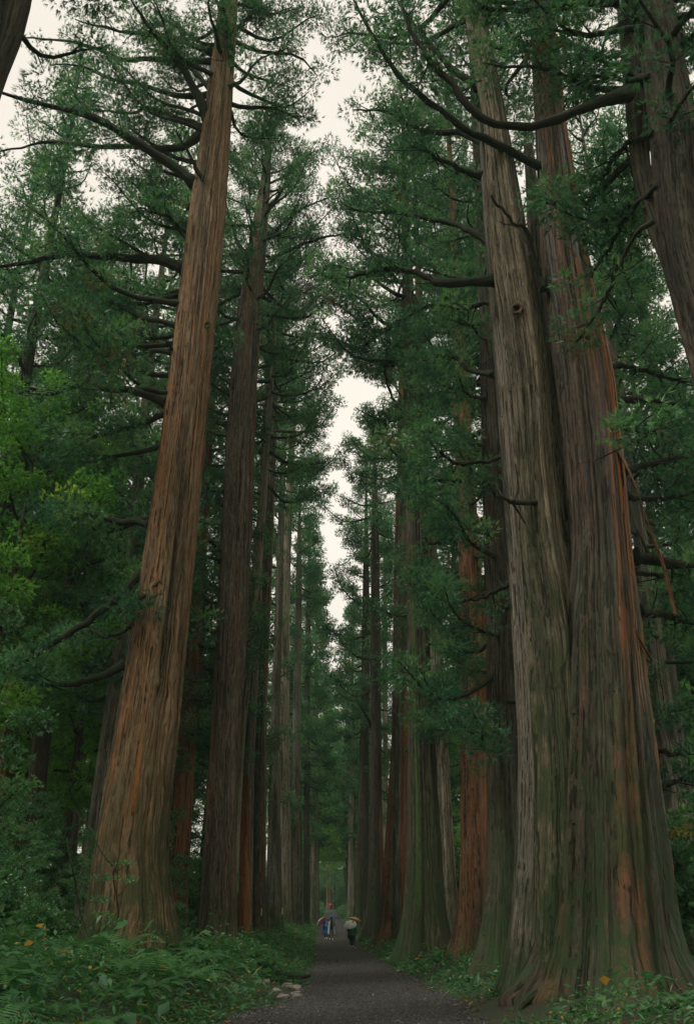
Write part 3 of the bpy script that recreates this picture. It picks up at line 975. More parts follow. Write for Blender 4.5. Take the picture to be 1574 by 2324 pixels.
STR = {42: [(-0.5, 0.55, 0.5, 14, 0.9)], 44: [(-2.0, 0.22, 1, 20, 1.0)], 45: [(-0.4, 0.3, 1, 18, 0.8)], 46: [(-0.6, 0.4, 1, 12, 0.8)]}
ROWR = [
    ('dark shaded cedar behind the giant fused cedar, shaggy twigs along its stem', 29.5, [(2245, 1108, 1192), (1934, 1113, 1187), (1500, 1108, 1172), (1100, 1096, 1158), (700, 1088, 1128)], 48, 'bark_dark', 6.2, 2.7, 2.0, 'near', 41),
    ('smooth red-brown cedar half hidden by hanging sprays, right of the path', 39.0, [(2200, 1042, 1112), (1934, 1046, 1111), (1400, 1046, 1098), (1000, 1030, 1070)], 48, 'bark_red', 9, 3.2, 2.0, 'near', 42),
    ('pale streaked cedar just right of the mossy trunk', 45.5, [(2190, 985, 1042), (1957, 985, 1031), (1473, 966, 1005), (1000, 952, 978)], 50, 'bark_pale', 30, 4.2, 2.0, 'mid', 43),
    ('big cedar streaked with bright green moss, right of the walker in green', 42.5, [(2195, 926, 1000), (1957, 927, 996), (1473, 926, 972), (958, 919, 962), (800, 915, 945)], 51, 'bark_mossy', 29, 4.4, 2.0, 'mid', 44),
    ('cedar with pinkish streaks and a splintered dead top on its left, right row', 64.0, [(2150, 866, 930), (1957, 872, 926), (1700, 888, 926), (1300, 893, 926), (1060, 900, 926)], 50, 'bark_red', 33, 4.4, 2.0, 'mid', 45),
    ('straight red-brown cedar with curved bare boughs on its left side, right row', 77.0, [(2130, 834, 872), (1957, 837, 867), (1702, 840, 864), (1250, 842, 860)], 48, 'bark_dark', 33, 4.2, 2.0, 'mid', 46),
    ('blackish mossy cedar at the right path edge beside the yellow umbrella', 88.0, [(2125, 806, 838), (1957, 810, 835), (1700, 816, 836), (1400, 822, 838)], 48, 'bark_dark', 18, 4.5, 2.2, 'mid', 47),
    ('pale streaked thin cedar glimpsed between the dark right-hand trunks', 100.0, [(2100, 866, 880), (1700, 868, 880), (1400, 868, 878)], 48, 'bark_pale', 30, 4.4, 2.0, 'mid', 48),
    ('pale striped cedar at the far right bend of the path', 135.0, [(2070, 789, 806), (1800, 792, 806)], 47, 'bark_grey', 12, 4.8, 2.2, 'far', 49),
]
for (lab, D, spec, H, mk, z0, R, pm, lod, sd) in ROWR:
    tr = []
    if sd == 46:
        tr = [([(846, 1435), (800, 1450), (770, 1442), (730, 1420)], 0.10, 0.5, 0.0), ([(846, 1500), (810, 1490), (785, 1470), (765, 1440)], 0.10, 0.5, 0),
              ([(846, 1560), (820, 1580), (790, 1570), (760, 1530)], 0.10, 0.5, 0), ([(846, 1390), (810, 1370), (780, 1340), (760, 1290)], 0.09, 0.5, 0),
              ([(843, 1650), (820, 1610), (800, 1560)], 0.12, 0.5, -0.5)]
    if sd == 44:
        tr = [([(955, 900), (930, 850), (905, 825), (880, 830), (850, 820)], 0.13, 0.6, -0.5), ([(925, 965), (890, 900), (870, 830), (880, 770)], 0.10, 0.6, -0.5)]
    st = []
    if sd == 45:
        st = [([(2140, 885, 906), (1500, 893, 910), (1150, 905, 920), (1060, 912, 922)], D - 1.1, 24, M['bark_grey'], 0.2)]
    sg = 80 if D < 50 else (48 if D < 70 else 30)
    cedar(lab, D, spec, H, M[mk], z0, R + (1.3 if D < 40 else (2.8 if D < 60 else (0.8 if D < 80 else -0.7))), pm * 1.1, lod, sd, more=None if D < 40 else (11, z0, 3.6, 0.8, (-1.2, 1.9), 0.35), stripes=STR.get(sd, ()), seg=sg, step=0.6, flare=0.75 if D < 50 else 0.7, fl_h=1.2, ridge=0.035, lobes=0.10, size=0.68 if D < 90 else 0.85, traced=tr, stems=st, split=D < 45, rootmat=M['bark_mossy'] if D < 45 else None,
          roots=[(-2.8, 1.5, 0.2, None), (-2.2, 1.5, 0.22, None), (-1.5, 1.3, 0.2, None), (-0.7, 1.3, 0.2, None)] if D < 70 else ())


# --- models copied into the far rows and the woods
def copy_tree(src, loc, rz, sc, label=None, group=None):
    r = src.copy()
    COL.objects.link(r)
    r.location = loc
    r.rotation_euler = (0, 0, rz)
    r.scale = (sc, sc, sc)
    if label:
        r['label'] = label
    if group:
        r['group'] = group
    for ch in src.children:
        c = ch.copy()
        COL.objects.link(c)
        c.parent = r
    return r


def model_cedar(H, r0, z0, R, per_m, lod, seed, mat, size=1.0, shape=0.6):
    rng = np.random.default_rng(seed)
    zs = np.array([-0.6, 0, 2, H * 0.3, H * 0.6, H * 0.85, H])
    rs = r0 * np.array([1.05, 1.05, 0.95, 0.75, 0.45, 0.2, 0.05])
    xs = np.array([0, 0, 0.05, 0.3, 0.2, 0.4, 0.3]) * rng.uniform(-1, 1)
    root = bpy.data.objects.new('cedar_tree', None)
    root['category'] = 'tree'
    tr = mesh_obj('trunk', stem_mesh(zs, xs, 0 * xs, rs, 0.0, mat, rng, 24, 1.2, 0.05, 0.10, 0.35), root)
    wood = MB()
    pos, sc = [], []
    cf = lambda z: (np.interp(z, zs, xs), 0.0)
    for (P, L, t) in gen_boughs(cf, z0, H, R, per_m, rng, shape=shape):
        tw, p, s_ = bough_clumps(P, rng, L, s0=0.3, size=size, dens=0.62)
        wood.tube(P, np.linspace(0.05 + 0.015 * L, 0.02, len(P)), 5, caps=False)
        pos += p
        sc += s_
    wood.build('boughs', M['bough'], root)
    mesh_obj('crown', foliage_mesh('crown', np.array(pos), np.array(sc), lod, rng, M['cedar_leaf'], base=0.5), root)
    return root


MOD = [model_cedar(46, 0.75, 10, 4.8, 2.0, 'mid', 61, M['bark_grey'], 0.82),
       model_cedar(44, 0.65, 8, 4.6, 2.0, 'mid', 62, M['bark_red'], 0.82),
       model_cedar(42, 0.45, 12, 4.2, 2.0, 'mid', 63, M['bark_dark'], 0.78),
       model_cedar(39, 0.40, 8, 4.4, 1.9, 'mid', 64, M['bark_grey'], 0.78),
       model_cedar(45, 0.6, 9, 4.6, 2.1, 'mid', 65, M['bark_dark'], 0.78)]

frng = np.random.default_rng(99)
k = 0
for side in (-1, 1):
    D = 142.0 if side < 0 else 150.0
    while D < 255:
        le, re = edges(D)
        x = (le - 4.4 - frng.uniform(0, 1.0)) if side < 0 else (re + 4.6 + frng.uniform(0, 1.0))
        copy_tree(MOD[[0, 1, 0, 4][k % 4]], (float(x), D, float(ground(x, D)) - 0.1), frng.uniform(0, 6.28), frng.uniform(0.95, 1.1),
                  'distant cedar in the left row where the avenue narrows' if side < 0 else 'distant cedar in the right row where the avenue narrows',
                  'distant cedars of the left row' if side < 0 else 'distant cedars of the right row')
        D += frng.uniform(9, 15)
        k += 1
# the far end, where the avenue runs into the wood
for (x, D, m) in ((-4.9, 262, 1), (-3.5, 268, 2)):
    copy_tree(MOD[m], (x, D, float(ground(x, D)) - 0.1), frng.uniform(0, 6.28), 0.85, 'slender reddish cedar straight ahead where the path ends' if m == 1 else 'slender dark cedar straight ahead where the path ends', 'cedars at the end of the path')

# unseen cedars added beside and behind the viewer to shade the lower trunks
for i, (x, D) in enumerate(((-21.0, 14.0), (-15.0, 4.0), (-9.5, -7.0), (-17.0, -12.0), (-27.0, 4.0), (9.5, -2.0), (9.0, -15.0), (-26.0, 22.0))):
    copy_tree(MOD[i % 2], (x, D, float(ground(x, D)) - 0.1), frng.uniform(0, 6.28), 0.95, 'unseen cedar added around the viewer to shade the trunks', 'unseen cedars added for shade')

# trunks one can tell apart in the woods at either side
BG = [
    ('slender leaning cedar in the undergrowth at the far left, standing clear of the others', 45.0, [(2060, 48, 86), (1702, 72, 108), (1300, 150, 176)], 44, 'bark_dark', 19, 'mid', 51, -1),
    ('reddish slender cedar cut by the left edge of the picture', 47.0, [(1950, -34, 4), (1500, 28, 62), (1160, 72, 104)], 44, 'bark_red', 20, 'mid', 52, -1),
    ('thin grey cedar seen past the right edge of the giant fused cedar', 42.0, [(2000, 1562, 1590), (1750, 1538, 1562)], 40, 'bark_grey', 13, 'mid', 53, 1),
]
for (lab, D, spec, H, mk, z0, lod, sd, side) in BG:
    cedar(lab, D, spec, H, M[mk], z0, 4.0, 1.6, lod, sd, seg=30, step=0.8, flare=0.3, size=0.8, group='cedars of the wood beside the avenue')

# woods beside the avenue
placed = []


def scatter(n, xr, yr, dmin, models, label, group, zoff=-0.1, scl=(0.85, 1.15), keep=None):
    c = 0
    tries = 0
    while c < n and tries < 6000:
        tries += 1
        x = frng.uniform(*xr)
        y = yr[0] + (yr[1] - yr[0]) * frng.uniform() ** 1.3
        if keep and not keep(x, y):
            continue
        if any((x - a) ** 2 + (y - b) ** 2 < dmin ** 2 for a, b in placed):
            continue
        placed.append((x, y))
        copy_tree(models[int(frng.integers(0, len(models)))], (x, y, float(ground(x, y)) + zoff), frng.uniform(0, 6.28), frng.uniform(*scl), label, group)
        c += 1


scatter(26, (-58, -9.5), (50, 180), 5.5, [MOD[0], MOD[1], MOD[2], MOD[2], MOD[3]], 'slender cedar in the shaded wood left of the avenue', 'cedars in the wood left of the avenue',
        keep=lambda x, y: abs(x) < 0.46 * y + 2 and x < -9.5 - 0.012 * y)
scatter(28, (8.5, 60), (46, 180), 5.5, [MOD[0], MOD[1], MOD[2], MOD[3], MOD[3]], 'slender cedar in the shaded wood right of the avenue', 'cedars in the wood right of the avenue',
        keep=lambda x, y: abs(x) < 0.52 * y + 2 and x > 8.5 - 0.012 * y)


# ------------------------------------------------------------------ broadleaf trees and shrubs
def broadleaf(H, r0, seed, z0=0.35, spread=0.30, size=0.95, lod='broad', mat='broad_leaf'):
    rng = np.random.default_rng(seed)
    root = bpy.data.objects.new('broadleaf_tree', None)
    root['category'] = 'tree'
    zs = np.array([-0.5, 0, H * 0.3, H * 0.6, H * 0.95])
    xs = np.cumsum(rng.normal(scale=0.02 * H, size=5))
    ys = np.cumsum(rng.normal(scale=0.02 * H, size=5))
    xs -= xs[1]
    ys -= ys[1]
    rs = r0 * np.array([1.1, 1.0, 0.75, 0.45, 0.08])
    mesh_obj('trunk', stem_mesh(zs, xs, ys, rs, 0.0, M['bark_dark'], rng, 18, 0.8, 0.03, 0.08, 0.3), root)
    wood = MB()
    pos, sc = [], []
    cf = lambda z: (np.interp(z, zs, xs), np.interp(z, zs, ys))
    for (P, L, t) in gen_boughs(cf, H * z0, H, H * spread, 1.5, rng, rise=(0.25, 1.0), shape=0.45):
        tw, p, s_ = bough_clumps(P, rng, L, s0=0.35, size=size, dens=0.75, spread=1.15)
        wood.tube(P, np.linspace(0.03 + 0.014 * L, 0.015, len(P)), 5, caps=False)
        for w_ in tw:
            wood.tube(w_, [0.02, 0.014, 0.006], 3, caps=False)
        pos += p
        sc += s_
    wood.build('boughs', M['bough'], root)
    mesh_obj('crown', foliage_mesh('crown', np.array(pos), np.array(sc), lod, rng, M[mat], base=0.5), root)
    return root


def shrub_model(H, seed, n=7, mat='broad_leaf', size=0.5):
    rng = np.random.default_rng(seed)
    root = bpy.data.objects.new('shrub', None)
    root['category'] = 'shrub'
    st = MB()
    pos, sc = [], []
    for i in range(n):
        a = rng.uniform(0, 6.28)
        h = H * rng.uniform(0.55, 1.0)
        o = rng.uniform(0.1, 0.55) * H
        P = smooth_path(np.array([[0.1 * math.cos(a), 0.1 * math.sin(a), -0.2], [o * .45 * math.cos(a), o * .45 * math.sin(a), h * .55],
                                  [o * math.cos(a + .3), o * math.sin(a + .3), h]]), 9)
        st.tube(P, np.linspace(0.03, 0.008, 9), 5, caps=False)
        for k in range(3, 9):
            for q in range(2):
                b = rng.uniform(0, 6.28)
                ln = rng.uniform(0.2, 0.75) * (0.4 + 0.25 * H)
                e = P[k] + np.array([math.cos(b) * ln, math.sin(b) * ln, rng.uniform(-0.1, 0.2)])
                st.tube(np.array([P[k], (P[k] + e) / 2 + [0, 0, 0.05], e]), [0.012, 0.008, 0.004], 3, caps=False)
                pos.append(e)
                sc.append(size * rng.uniform(0.6, 1.2))
    st.build('stem', M['bough'], root)
    mesh_obj('foliage', foliage_mesh('foliage', np.array(pos), np.array(sc), 'spray', rng, M[mat], base=0.45), root)
    return root


M['under_leaf'] = leaf_mat('under_leaf', [(0.0, (0.035, 0.125, 0.050)), (0.5, (0.075, 0.21, 0.075)), (0.88, (0.13, 0.28, 0.095)), (1.0, (0.38, 0.29, 0.06))], 0.35, 0.05)
BMOD = [broadleaf(23, 0.32, 71), broadleaf(17, 0.22, 72, 0.3, 0.33), broadleaf(11, 0.13, 73, 0.22, 0.36, 0.8), broadleaf(20, 0.26, 74, 0.3), broadleaf(11, 0.13, 75, 0.12, 0.36, 0.8, mat='under_leaf'), broadleaf(28, 0.4, 76, 0.22, 0.24, 1.0, mat='lit_far_leaf')]
SMOD = [shrub_model(3.2, 81, 9, 'under_leaf', 0.75), shrub_model(2.0, 82, 8, 'under_leaf', 0.6), shrub_model(1.3, 83, 7, 'under_leaf', 0.45), shrub_model(4.6, 84, 9, 'under_leaf', 0.85)]


def stand(models, spots, label, group=None):
    for (x, y, m, s_) in spots:
        placed.append((x, y))
        copy_tree(models[m], (x, y, float(ground(x, y)) - 0.05), frng.uniform(0, 6.28), s_, label, group)


for (x, y, m, s_, lab) in ((-10.8, 41, 3, 1.2, 'tall cedar standing in the wood between the left edge and the broad brown cedar'),
                           (-21.5, 48, 4, 1.1, 'tall dark cedar rising at the left edge of the picture behind the bright green tree'),
                           (-9.2, 52, 1, 1.12, 'reddish cedar showing between the broad brown cedar and the dark wet one'),
                           (-14.5, 58, 4, 1.05, 'deep green cedar farther back between the left edge and the broad brown cedar'),
                           (-17.2, 40.5, 4, 1.12, 'tall dense cedar whose top fills the upper left corner behind the broad brown cedar'),
                           (-21.0, 60, 0, 1.1, 'tall cedar far back at the left edge of the picture'),
                           (13.5, 39, 3, 1.2, 'dense cedar standing behind the giant fused cedar at the right edge'),
                           (17.5, 44, 0, 1.08, 'grey cedar showing at the right edge past the giant fused cedar'),
                           (9.6, 52, 1, 1.08, 'cedar hidden behind the smooth red-brown cedar on the right')):
    placed.append((x, y))
    copy_tree(MOD[m], (x, y, float(ground(x, y)) - 0.1), frng.uniform(0, 6.28), s_, lab, 'cedars of the wood beside the avenue')
stand(BMOD, [(-19.5, 50, 0, 1.05), (-12.2, 60, 3, 1.1), (-22, 62, 0, 1.1)], 'bright green broadleaf tree deep in the wood at the left of the broad brown cedar', 'broadleaf trees deep in the left wood')
stand(BMOD, [(-15.5, 37, 0, 1.0)], 'bright green broadleaf tree at the left edge of the picture')
stand(BMOD, [(-14.0, 48, 3, 1.0)], 'bright green broadleaf tree seen between the left edge and the broad brown cedar')
scatter(16, (-60, -11), (40, 150), 4.0, BMOD, 'leafy broadleaf tree among the cedars left of the avenue', 'broadleaf trees in the wood left of the avenue', keep=lambda x, y: abs(x) < 0.46 * y + 2)
scatter(16, (9, 60), (34, 150), 4.0, BMOD, 'leafy broadleaf tree among the cedars right of the avenue', 'broadleaf trees in the wood right of the avenue', keep=lambda x, y: abs(x) < 0.5 * y + 2)
stand(BMOD, [(-6.2, 152, 5, 1.3), (0.9, 160, 5, 1.35), (-5.5, 178, 5, 1.45), (-7.6, 206, 5, 1.45), (0.6, 222, 5, 1.45), (-9.5, 272, 5, 1.3), (-6.2, 296, 5, 1.5), (-2.2, 284, 5, 1.4), (1.5, 276, 5, 1.3), (-4.0, 320, 5, 1.6), (-13.5, 296, 5, 1.5), (6.5, 300, 5, 1.5)],
      'broadleaf tree with leaves tinted as if lit at the misty far end of the avenue', 'broadleaf trees at the far end of the avenue')
scatter(70, (-40, -6.5), (28, 120), 1.4, SMOD, 'leafy shrub in the undergrowth left of the avenue', 'shrubs in the wood left of the avenue', -0.05, (0.8, 1.25), keep=lambda x, y: x < -7.2 - 0.01 * y and abs(x) < 0.42 * y + 2)
scatter(50, (6.5, 40), (28, 120), 1.5, SMOD, 'leafy shrub in the undergrowth right of the avenue', 'shrubs in the wood right of the avenue', -0.05, (0.8, 1.25), keep=lambda x, y: x > 8.5 - 0.03 * y and abs(x) < 0.45 * y + 2)
stand(BMOD, [(-9.6, 25.5, 4, 0.22), (-11.4, 27.5, 4, 0.32), (-10.0, 30.5, 4, 0.30), (-13.0, 30.5, 4, 0.42), (-8.8, 33.5, 4, 0.26), (-15.0, 34.5, 4, 0.55), (-12.0, 35.0, 4, 0.450),
             (-7.8, 37.5, 4, 0.25), (-10.0, 39.0, 4, 0.40), (-17.0, 39.0, 4, 0.6), (-13.6, 40.0, 4, 0.5), (-8.6, 44, 4, 0.35), (-11.2, 46, 4, 0.452), (-16.0, 45, 4, 0.6), (-9.4, 49, 4, 0.6), (-10.8, 55, 4, 0.8), (-9.0, 60, 4, 0.7)],
      'leafy green sapling in the thicket at the left of the broad brown cedar', 'saplings left of the broad brown cedar')
stand(BMOD, [(-7.3, 15.6, 4, 0.55)], 'young broadleaf tree with fresh green leaves reaching in from the left edge')
stand(SMOD, [(-8.6, 22.0, 2, 0.8), (-10.6, 23.2, 2, 0.9), (-12.4, 28.8, 1, 0.8), (-9.0, 28.0, 2, 1.0), (-14.2, 33, 1, 1.0), (-10.8, 33.2, 2, 1.2), (-12.8, 37.2, 1, 1.1), (-9.0, 41, 1, 0.9)],
      'low leafy shrub in the thicket at the left of the broad brown cedar', 'shrubs left of the broad brown cedar')
stand(BMOD, [(10.8, 28.5, 4, 0.26), (12.2, 31.5, 4, 0.36), (13.6, 35, 4, 0.5), (11.4, 36, 4, 0.34), (15.0, 40, 4, 0.55), (9.9, 25.5, 4, 0.18)],
      'leafy green sapling in the thicket right of the giant fused cedar', 'saplings right of the giant fused cedar')
stand(SMOD, [(-11, 270, 3, 1.5), (-8.6, 275, 3, 1.7), (-1.6, 268, 3, 1.5), (1.0, 274, 3, 1.7), (-5.2, 288, 3, 2.0), (-2.6, 292, 3, 2.2), (4.0, 284, 3, 1.8), (-14, 284, 3, 2.0), (-8, 300, 3, 2.4), (0, 304, 3, 2.4), (-4.2, 276, 3, 1.4)],
      'bushy pale green shrub closing the far end of the path', 'shrubs at the far end of the path')
for m_ in BMOD + SMOD + MOD:
    for ch in list(m_.children):
        bpy.data.objects.remove(ch)
    bpy.data.objects.remove(m_)


# ------------------------------------------------------------------ ground cover
def ground_cover():
    rng = np.random.default_rng(5)
    Vs, Ts = [], []
    qn = 0
    zones = [  # x range, y range, plants per m2, leaves, leaf length, height
        ((-13, 0), (14, 34), 24, 9, 0.125, 0.50),
        ((-9.5, -2), (6.0, 14), 26, 9, 0.10, 0.42),
        ((2.4, 9), (6.0, 14), 22, 9, 0.10, 0.40),
        ((-13, -1), (8, 31), 3.0, 7, 0.30, 0.62),
        ((3, 13), (15, 30), 2.0, 7, 0.26, 0.50),
        ((-24, -1), (34, 62), 8, 9, 0.19, 0.60),
        ((-10, -2), (62, 130), 7, 8, 0.24, 0.50),
        ((-50, -9), (62, 140), 1.2, 9, 0.36, 0.75),
        ((-14, -4), (130, 340), 2.0, 8, 0.40, 0.75),
        ((2, 14), (14, 34), 20, 9, 0.12, 0.42),
        ((1.5, 24), (34, 62), 6, 9, 0.22, 0.55),
        ((0, 9), (62, 130), 6, 8, 0.24, 0.55),
        ((7, 50), (62, 140), 1.2, 9, 0.36, 0.75),
        ((-6, 6), (130, 340), 2.0, 8, 0.40, 0.8),
        ((-12, 4), (336, 380), 4.0, 8, 0.45, 0.9),
    ]
    for (x0, x1), (y0, y1), dens, nl, ll, hh in zones:
        n = int((x1 - x0) * (y1 - y0) * dens)
        x = rng.uniform(x0, x1, n)
        y = rng.uniform(y0, y1, n)
        le, re = edges(y)
        out = np.where(y > 338, 1.0, np.maximum(le - x, x - re))
        ok = (out > -0.10 + rng.uniform(0, 0.5, n) ** 2) & (rng.uniform(size=n) < 0.6 + 0.9 * np.clip(out, 0, 1))
        # bare soil by the corner stones and under the giant
        ok &= ~(((x + 1.9) / 0.9) ** 2 + ((y - 27.0) / 2.6) ** 2 < rng.uniform(0.4, 1.2, n))
        ok &= ~((np.abs(x) < 12) & (((x - 5.1) / 3.2) ** 2 + ((y - 20.5) / 3.2) ** 2 < rng.uniform(0.7, 1.1, n)))
        x, y, out = x[ok], y[ok], out[ok]
        n = len(x)
        z = ground(x, y)
        patch = np.sin(x * 0.9 + 1.3 * np.sin(y * 0.5)) * np.sin(y * 0.7 + 0.8 * np.sin(x * 0.8))
        h = hh * np.clip(0.35 + 0.5 * out, 0.3, 1.0) * rng.uniform(0.2, 1.0, n) ** 1.0 * (1.15 + 0.6 * patch) * np.where(rng.uniform(size=n) < 0.06, 1.9, 1.0)
        lz = np.repeat(z, nl) + np.repeat(h, nl) * rng.uniform(0.35, 1.0, n * nl)
        az = rng.uniform(0, 2 * PI, n * nl)
        rad = rng.uniform(0.03, 0.2, n * nl) * (0.6 + ll * 2)
        lx = np.repeat(x, nl) + np.cos(az) * rad
        ly = np.repeat(y, nl) + np.sin(az) * rad
        L_ = ll * rng.uniform(0.5, 1.3, n * nl)
        narrow = np.repeat(rng.uniform(size=n) < 0.35, nl)
        W = L_ * np.where(narrow, 0.16, rng.uniform(0.35, 0.6, n * nl))
        L_ = np.where(narrow, L_ * 1.35, L_)
        el = rng.normal(0.05, 0.38, n * nl)
        dv = np.stack([np.cos(az) * np.cos(el), np.sin(az) * np.cos(el), np.sin(el)], -1)
        ro = rng.normal(0, 0.4, n * nl)
        sv = np.stack([-np.sin(az) * np.cos(ro), np.cos(az) * np.cos(ro), np.sin(ro)], -1)
        p = np.stack([lx, ly, lz], -1)
        mid = p + dv * (L_ * 0.45)[:, None]
        tip = p + dv * L_[:, None] - np.array([0, 0, 1]) * (L_ * 0.18)[:, None]
        q = np.stack([p, mid + sv * (W / 2)[:, None], tip, mid - sv * (W / 2)[:, None]], 1)
        Vs.append(q.reshape(-1, 3))
        tn = np.clip(rng.normal(0.42, 0.16, n) + 0.12 * patch, 0, 0.9).repeat(nl) + rng.uniform(-0.1, 0.1, n * nl)
        tn = np.clip(tn, 0, 0.93)
        ye = rng.uniform(size=n * nl) < 0.025
        tn[ye] = rng.uniform(0.955, 1.0, ye.sum())
        Ts.append(tn.repeat(4))
    V = np.concatenate(Vs)
    m = np_mesh('undergrowth', V, np.arange(len(V)).reshape(-1, 4), None, [M['ground_leaf']], {'tint': ('FLOAT', np.concatenate(Ts))}, smooth=False)
    tag(mesh_obj('undergrowth', m), 'mixed low green plants covering the soil beside the path', 'ground cover', kind='stuff')

    # fallen leaves and bark bits
    n = 2600
    y = 15 + 60 * rng.uniform(size=n) ** 1.6
    x = rng.uniform(-5, 6.5, n)
    le, re = edges(y)
    dist = np.minimum(np.abs(x - le), np.abs(x - re))
    inside = (x > le) & (x < re)
    ok = rng.uniform(size=n) < np.where(inside, 0.05 + 0.6 * np.exp(-dist / 0.25), np.where(x > re, 0.9, 0.35))
    x, y = x[ok], y[ok]
    le, re = edges(y)
    z = np.maximum(ground(x, y), np.where((x > le) & (x < re), zprof(y) + 0.035, -9)) + 0.012
    n = len(x)
    az = rng.uniform(0, 6.28, n)
    L_ = rng.uniform(0.03, 0.10, n)
    d1 = np.stack([np.cos(az), np.sin(az), rng.uniform(-.1, .3, n)], -1) * L_[:, None]
    d2 = np.stack([-np.sin(az), np.cos(az), rng.uniform(-.2, .2, n)], -1) * (L_ * 0.35)[:, None]
    p = np.stack([x, y, z], -1)
    q = np.stack([p - d1, p + d2, p + d1, p - d2], 1).reshape(-1, 3)
    m = np_mesh('leaf_litter', q, np.arange(len(q)).reshape(-1, 4), None, [M['litter']], {'tint': ('FLOAT', rng.uniform(0, 1, n).repeat(4))}, smooth=False)
    tag(mesh_obj('leaf_litter', m), 'brown and orange fallen leaves along the borders of the path', 'fallen leaves', kind='stuff')


ground_cover()


def gravel():
    rng = np.random.default_rng(17)
    n = 9000
    y = 15.5 + 34 * rng.uniform(size=n) ** 1.7
    le, re = edges(y)
    u = rng.uniform(size=n)
    u = np.where(rng.uniform(size=n) < 0.35, np.where(u < 0.5, u * 0.16, 1 - (1 - u) * 0.16), u)
    x = le - 0.1 + (re - le + 0.2) * u
    z = zprof(y) + 0.03 * np.sin(PI * np.clip(u, 0, 1)) + 0.012 * np.sin(x * 2.2 + y * .6)
    r = rng.uniform(0.008, 0.028, n) * np.where(rng.uniform(size=n) < 0.04, 1.9, 1.0)
    o = np.array([[1, 0, 0], [0, 1, 0], [-1, 0, 0], [0, -1, 0], [0, 0, 0.7], [0, 0, -0.4]], float)
    f = np.array([[0, 1, 4], [1, 2, 4], [2, 3, 4], [3, 0, 4], [1, 0, 5], [2, 1, 5], [3, 2, 5], [0, 3, 5]])
    a = rng.uniform(0, 6.28, n)
    P = o[None] * (r[:, None] * rng.uniform(0.7, 1.3, (n, 6)))[..., None]
    c, s_ = np.cos(a)[:, None], np.sin(a)[:, None]
    V = np.stack([P[..., 0] * c - P[..., 1] * s_ + x[:, None], P[..., 0] * s_ + P[..., 1] * c + y[:, None], P[..., 2] + z[:, None] + 0.004], -1)
    T = (f[None] + 6 * np.arange(n)[:, None, None]).reshape(-1, 3)
    mt = leaf_mat('gravel', [(0.0, (0.022, 0.022, 0.024)), (0.7, (0.065, 0.062, 0.060)), (1.0, (0.13, 0.125, 0.12))], 0.0, 0.02)
    m = np_mesh('gravel', V.reshape(-1, 3), None, T, [mt], {'tint': ('FLOAT', rng.uniform(0, 1, n).repeat(6))}, smooth=False)
    tag(mesh_obj('gravel', m), 'loose dark gravel strewn over the path', 'gravel', kind='stuff')


gravel()


def fern_mesh(seed, nf=9, L=0.75):
    rng = np.random.default_rng(seed)
    tris, tint = [], []
    for i in range(nf):
        a = 2 * PI * i / nf + rng.uniform(-0.3, 0.3)
        ln = L * rng.uniform(0.75, 1.1)
        up = rng.uniform(0.5, 0.95)
        ts = np.linspace(0, 1, 20)
        P = np.stack([np.cos(a) * ln * ts, np.sin(a) * ln * ts, ln * (up * ts - 0.85 * up * ts ** 2.2)], -1)
        side = np.array([-math.sin(a), math.cos(a), 0])
        for k in range(1, 19):
            w = 0.26 * ln * math.sin(PI * min(1, 0.18 + 0.82 * ts[k])) ** 0.8 * (1.05 - ts[k] * 0.6)
            d = P[k + 1] - P[k]
            for s_ in (-1, 1):
                tip = P[k] + side * s_ * w + d * 0.9 + np.array([0, 0, -0.12 * w])
                tris += [P[k] - d * 0.30, P[k] + d * 0.45, tip] if s_ > 0 else [P[k] + d * 0.45, P[k] - d * 0.30, tip]
                tint += [0.35 + 0.3 * rng.uniform()] * 3
        for k in range(0, 19):
            tris += [P[k] - side * 0.006, P[k] + side * 0.006, P[k + 1]]
            tint += [0.2] * 3
    V = np.array(tris)
    return np_mesh('fern', V, None, np.arange(len(V)).reshape(-1, 3), [M['fern_leaf']], {'tint': ('FLOAT', np.array(tint))}, smooth=False)


FERN = [fern_mesh(91), fern_mesh(92, 8, 0.9), fern_mesh(93, 10, 0.6)]
n = 0
while n < 70:
    x, y = frng.uniform(-8.5, -1.7), 10.5 + 22 * frng.uniform() ** 1.4
    le, re = edges(y)
    if x > le - 0.45 or (x + 6.4) ** 2 + (y - 27) ** 2 < 2.2 or (x > -3 and 24 < y < 30):
        continue
    o = mesh_obj('fern', FERN[int(frng.integers(0, 3))])
    o.location = (x, y, float(ground(x, y)) + frng.uniform(0.2, 0.42))
    o.rotation_euler = (frng.uniform(-.15, .15), frng.uniform(-.15, .15), frng.uniform(0, 6.28))
    s_ = frng.uniform(0.9, 1.5)
    o.scale = (s_, s_, s_)
    tag(o, 'green fern with arching fronds in the undergrowth on the left bank', 'fern', 'ferns on the left bank')
    n += 1
for (x, y) in ((7.2, 18.3), (6.3, 17.6), (7.6, 17.4), (5.6, 17.2), (8.3, 19.0)):
    o = mesh_obj('fern', FERN[int(frng.integers(0, 3))])
    o.location = (x, y, float(ground(x, y)) + 0.05)
    o.rotation_euler = (0, 0, frng.uniform(0, 6.28))
    o.scale = (0.8, 0.8, 0.8)
    tag(o, 'low fern at the foot of the giant fused cedar on the right', 'fern', 'ferns at the foot of the giant cedar')


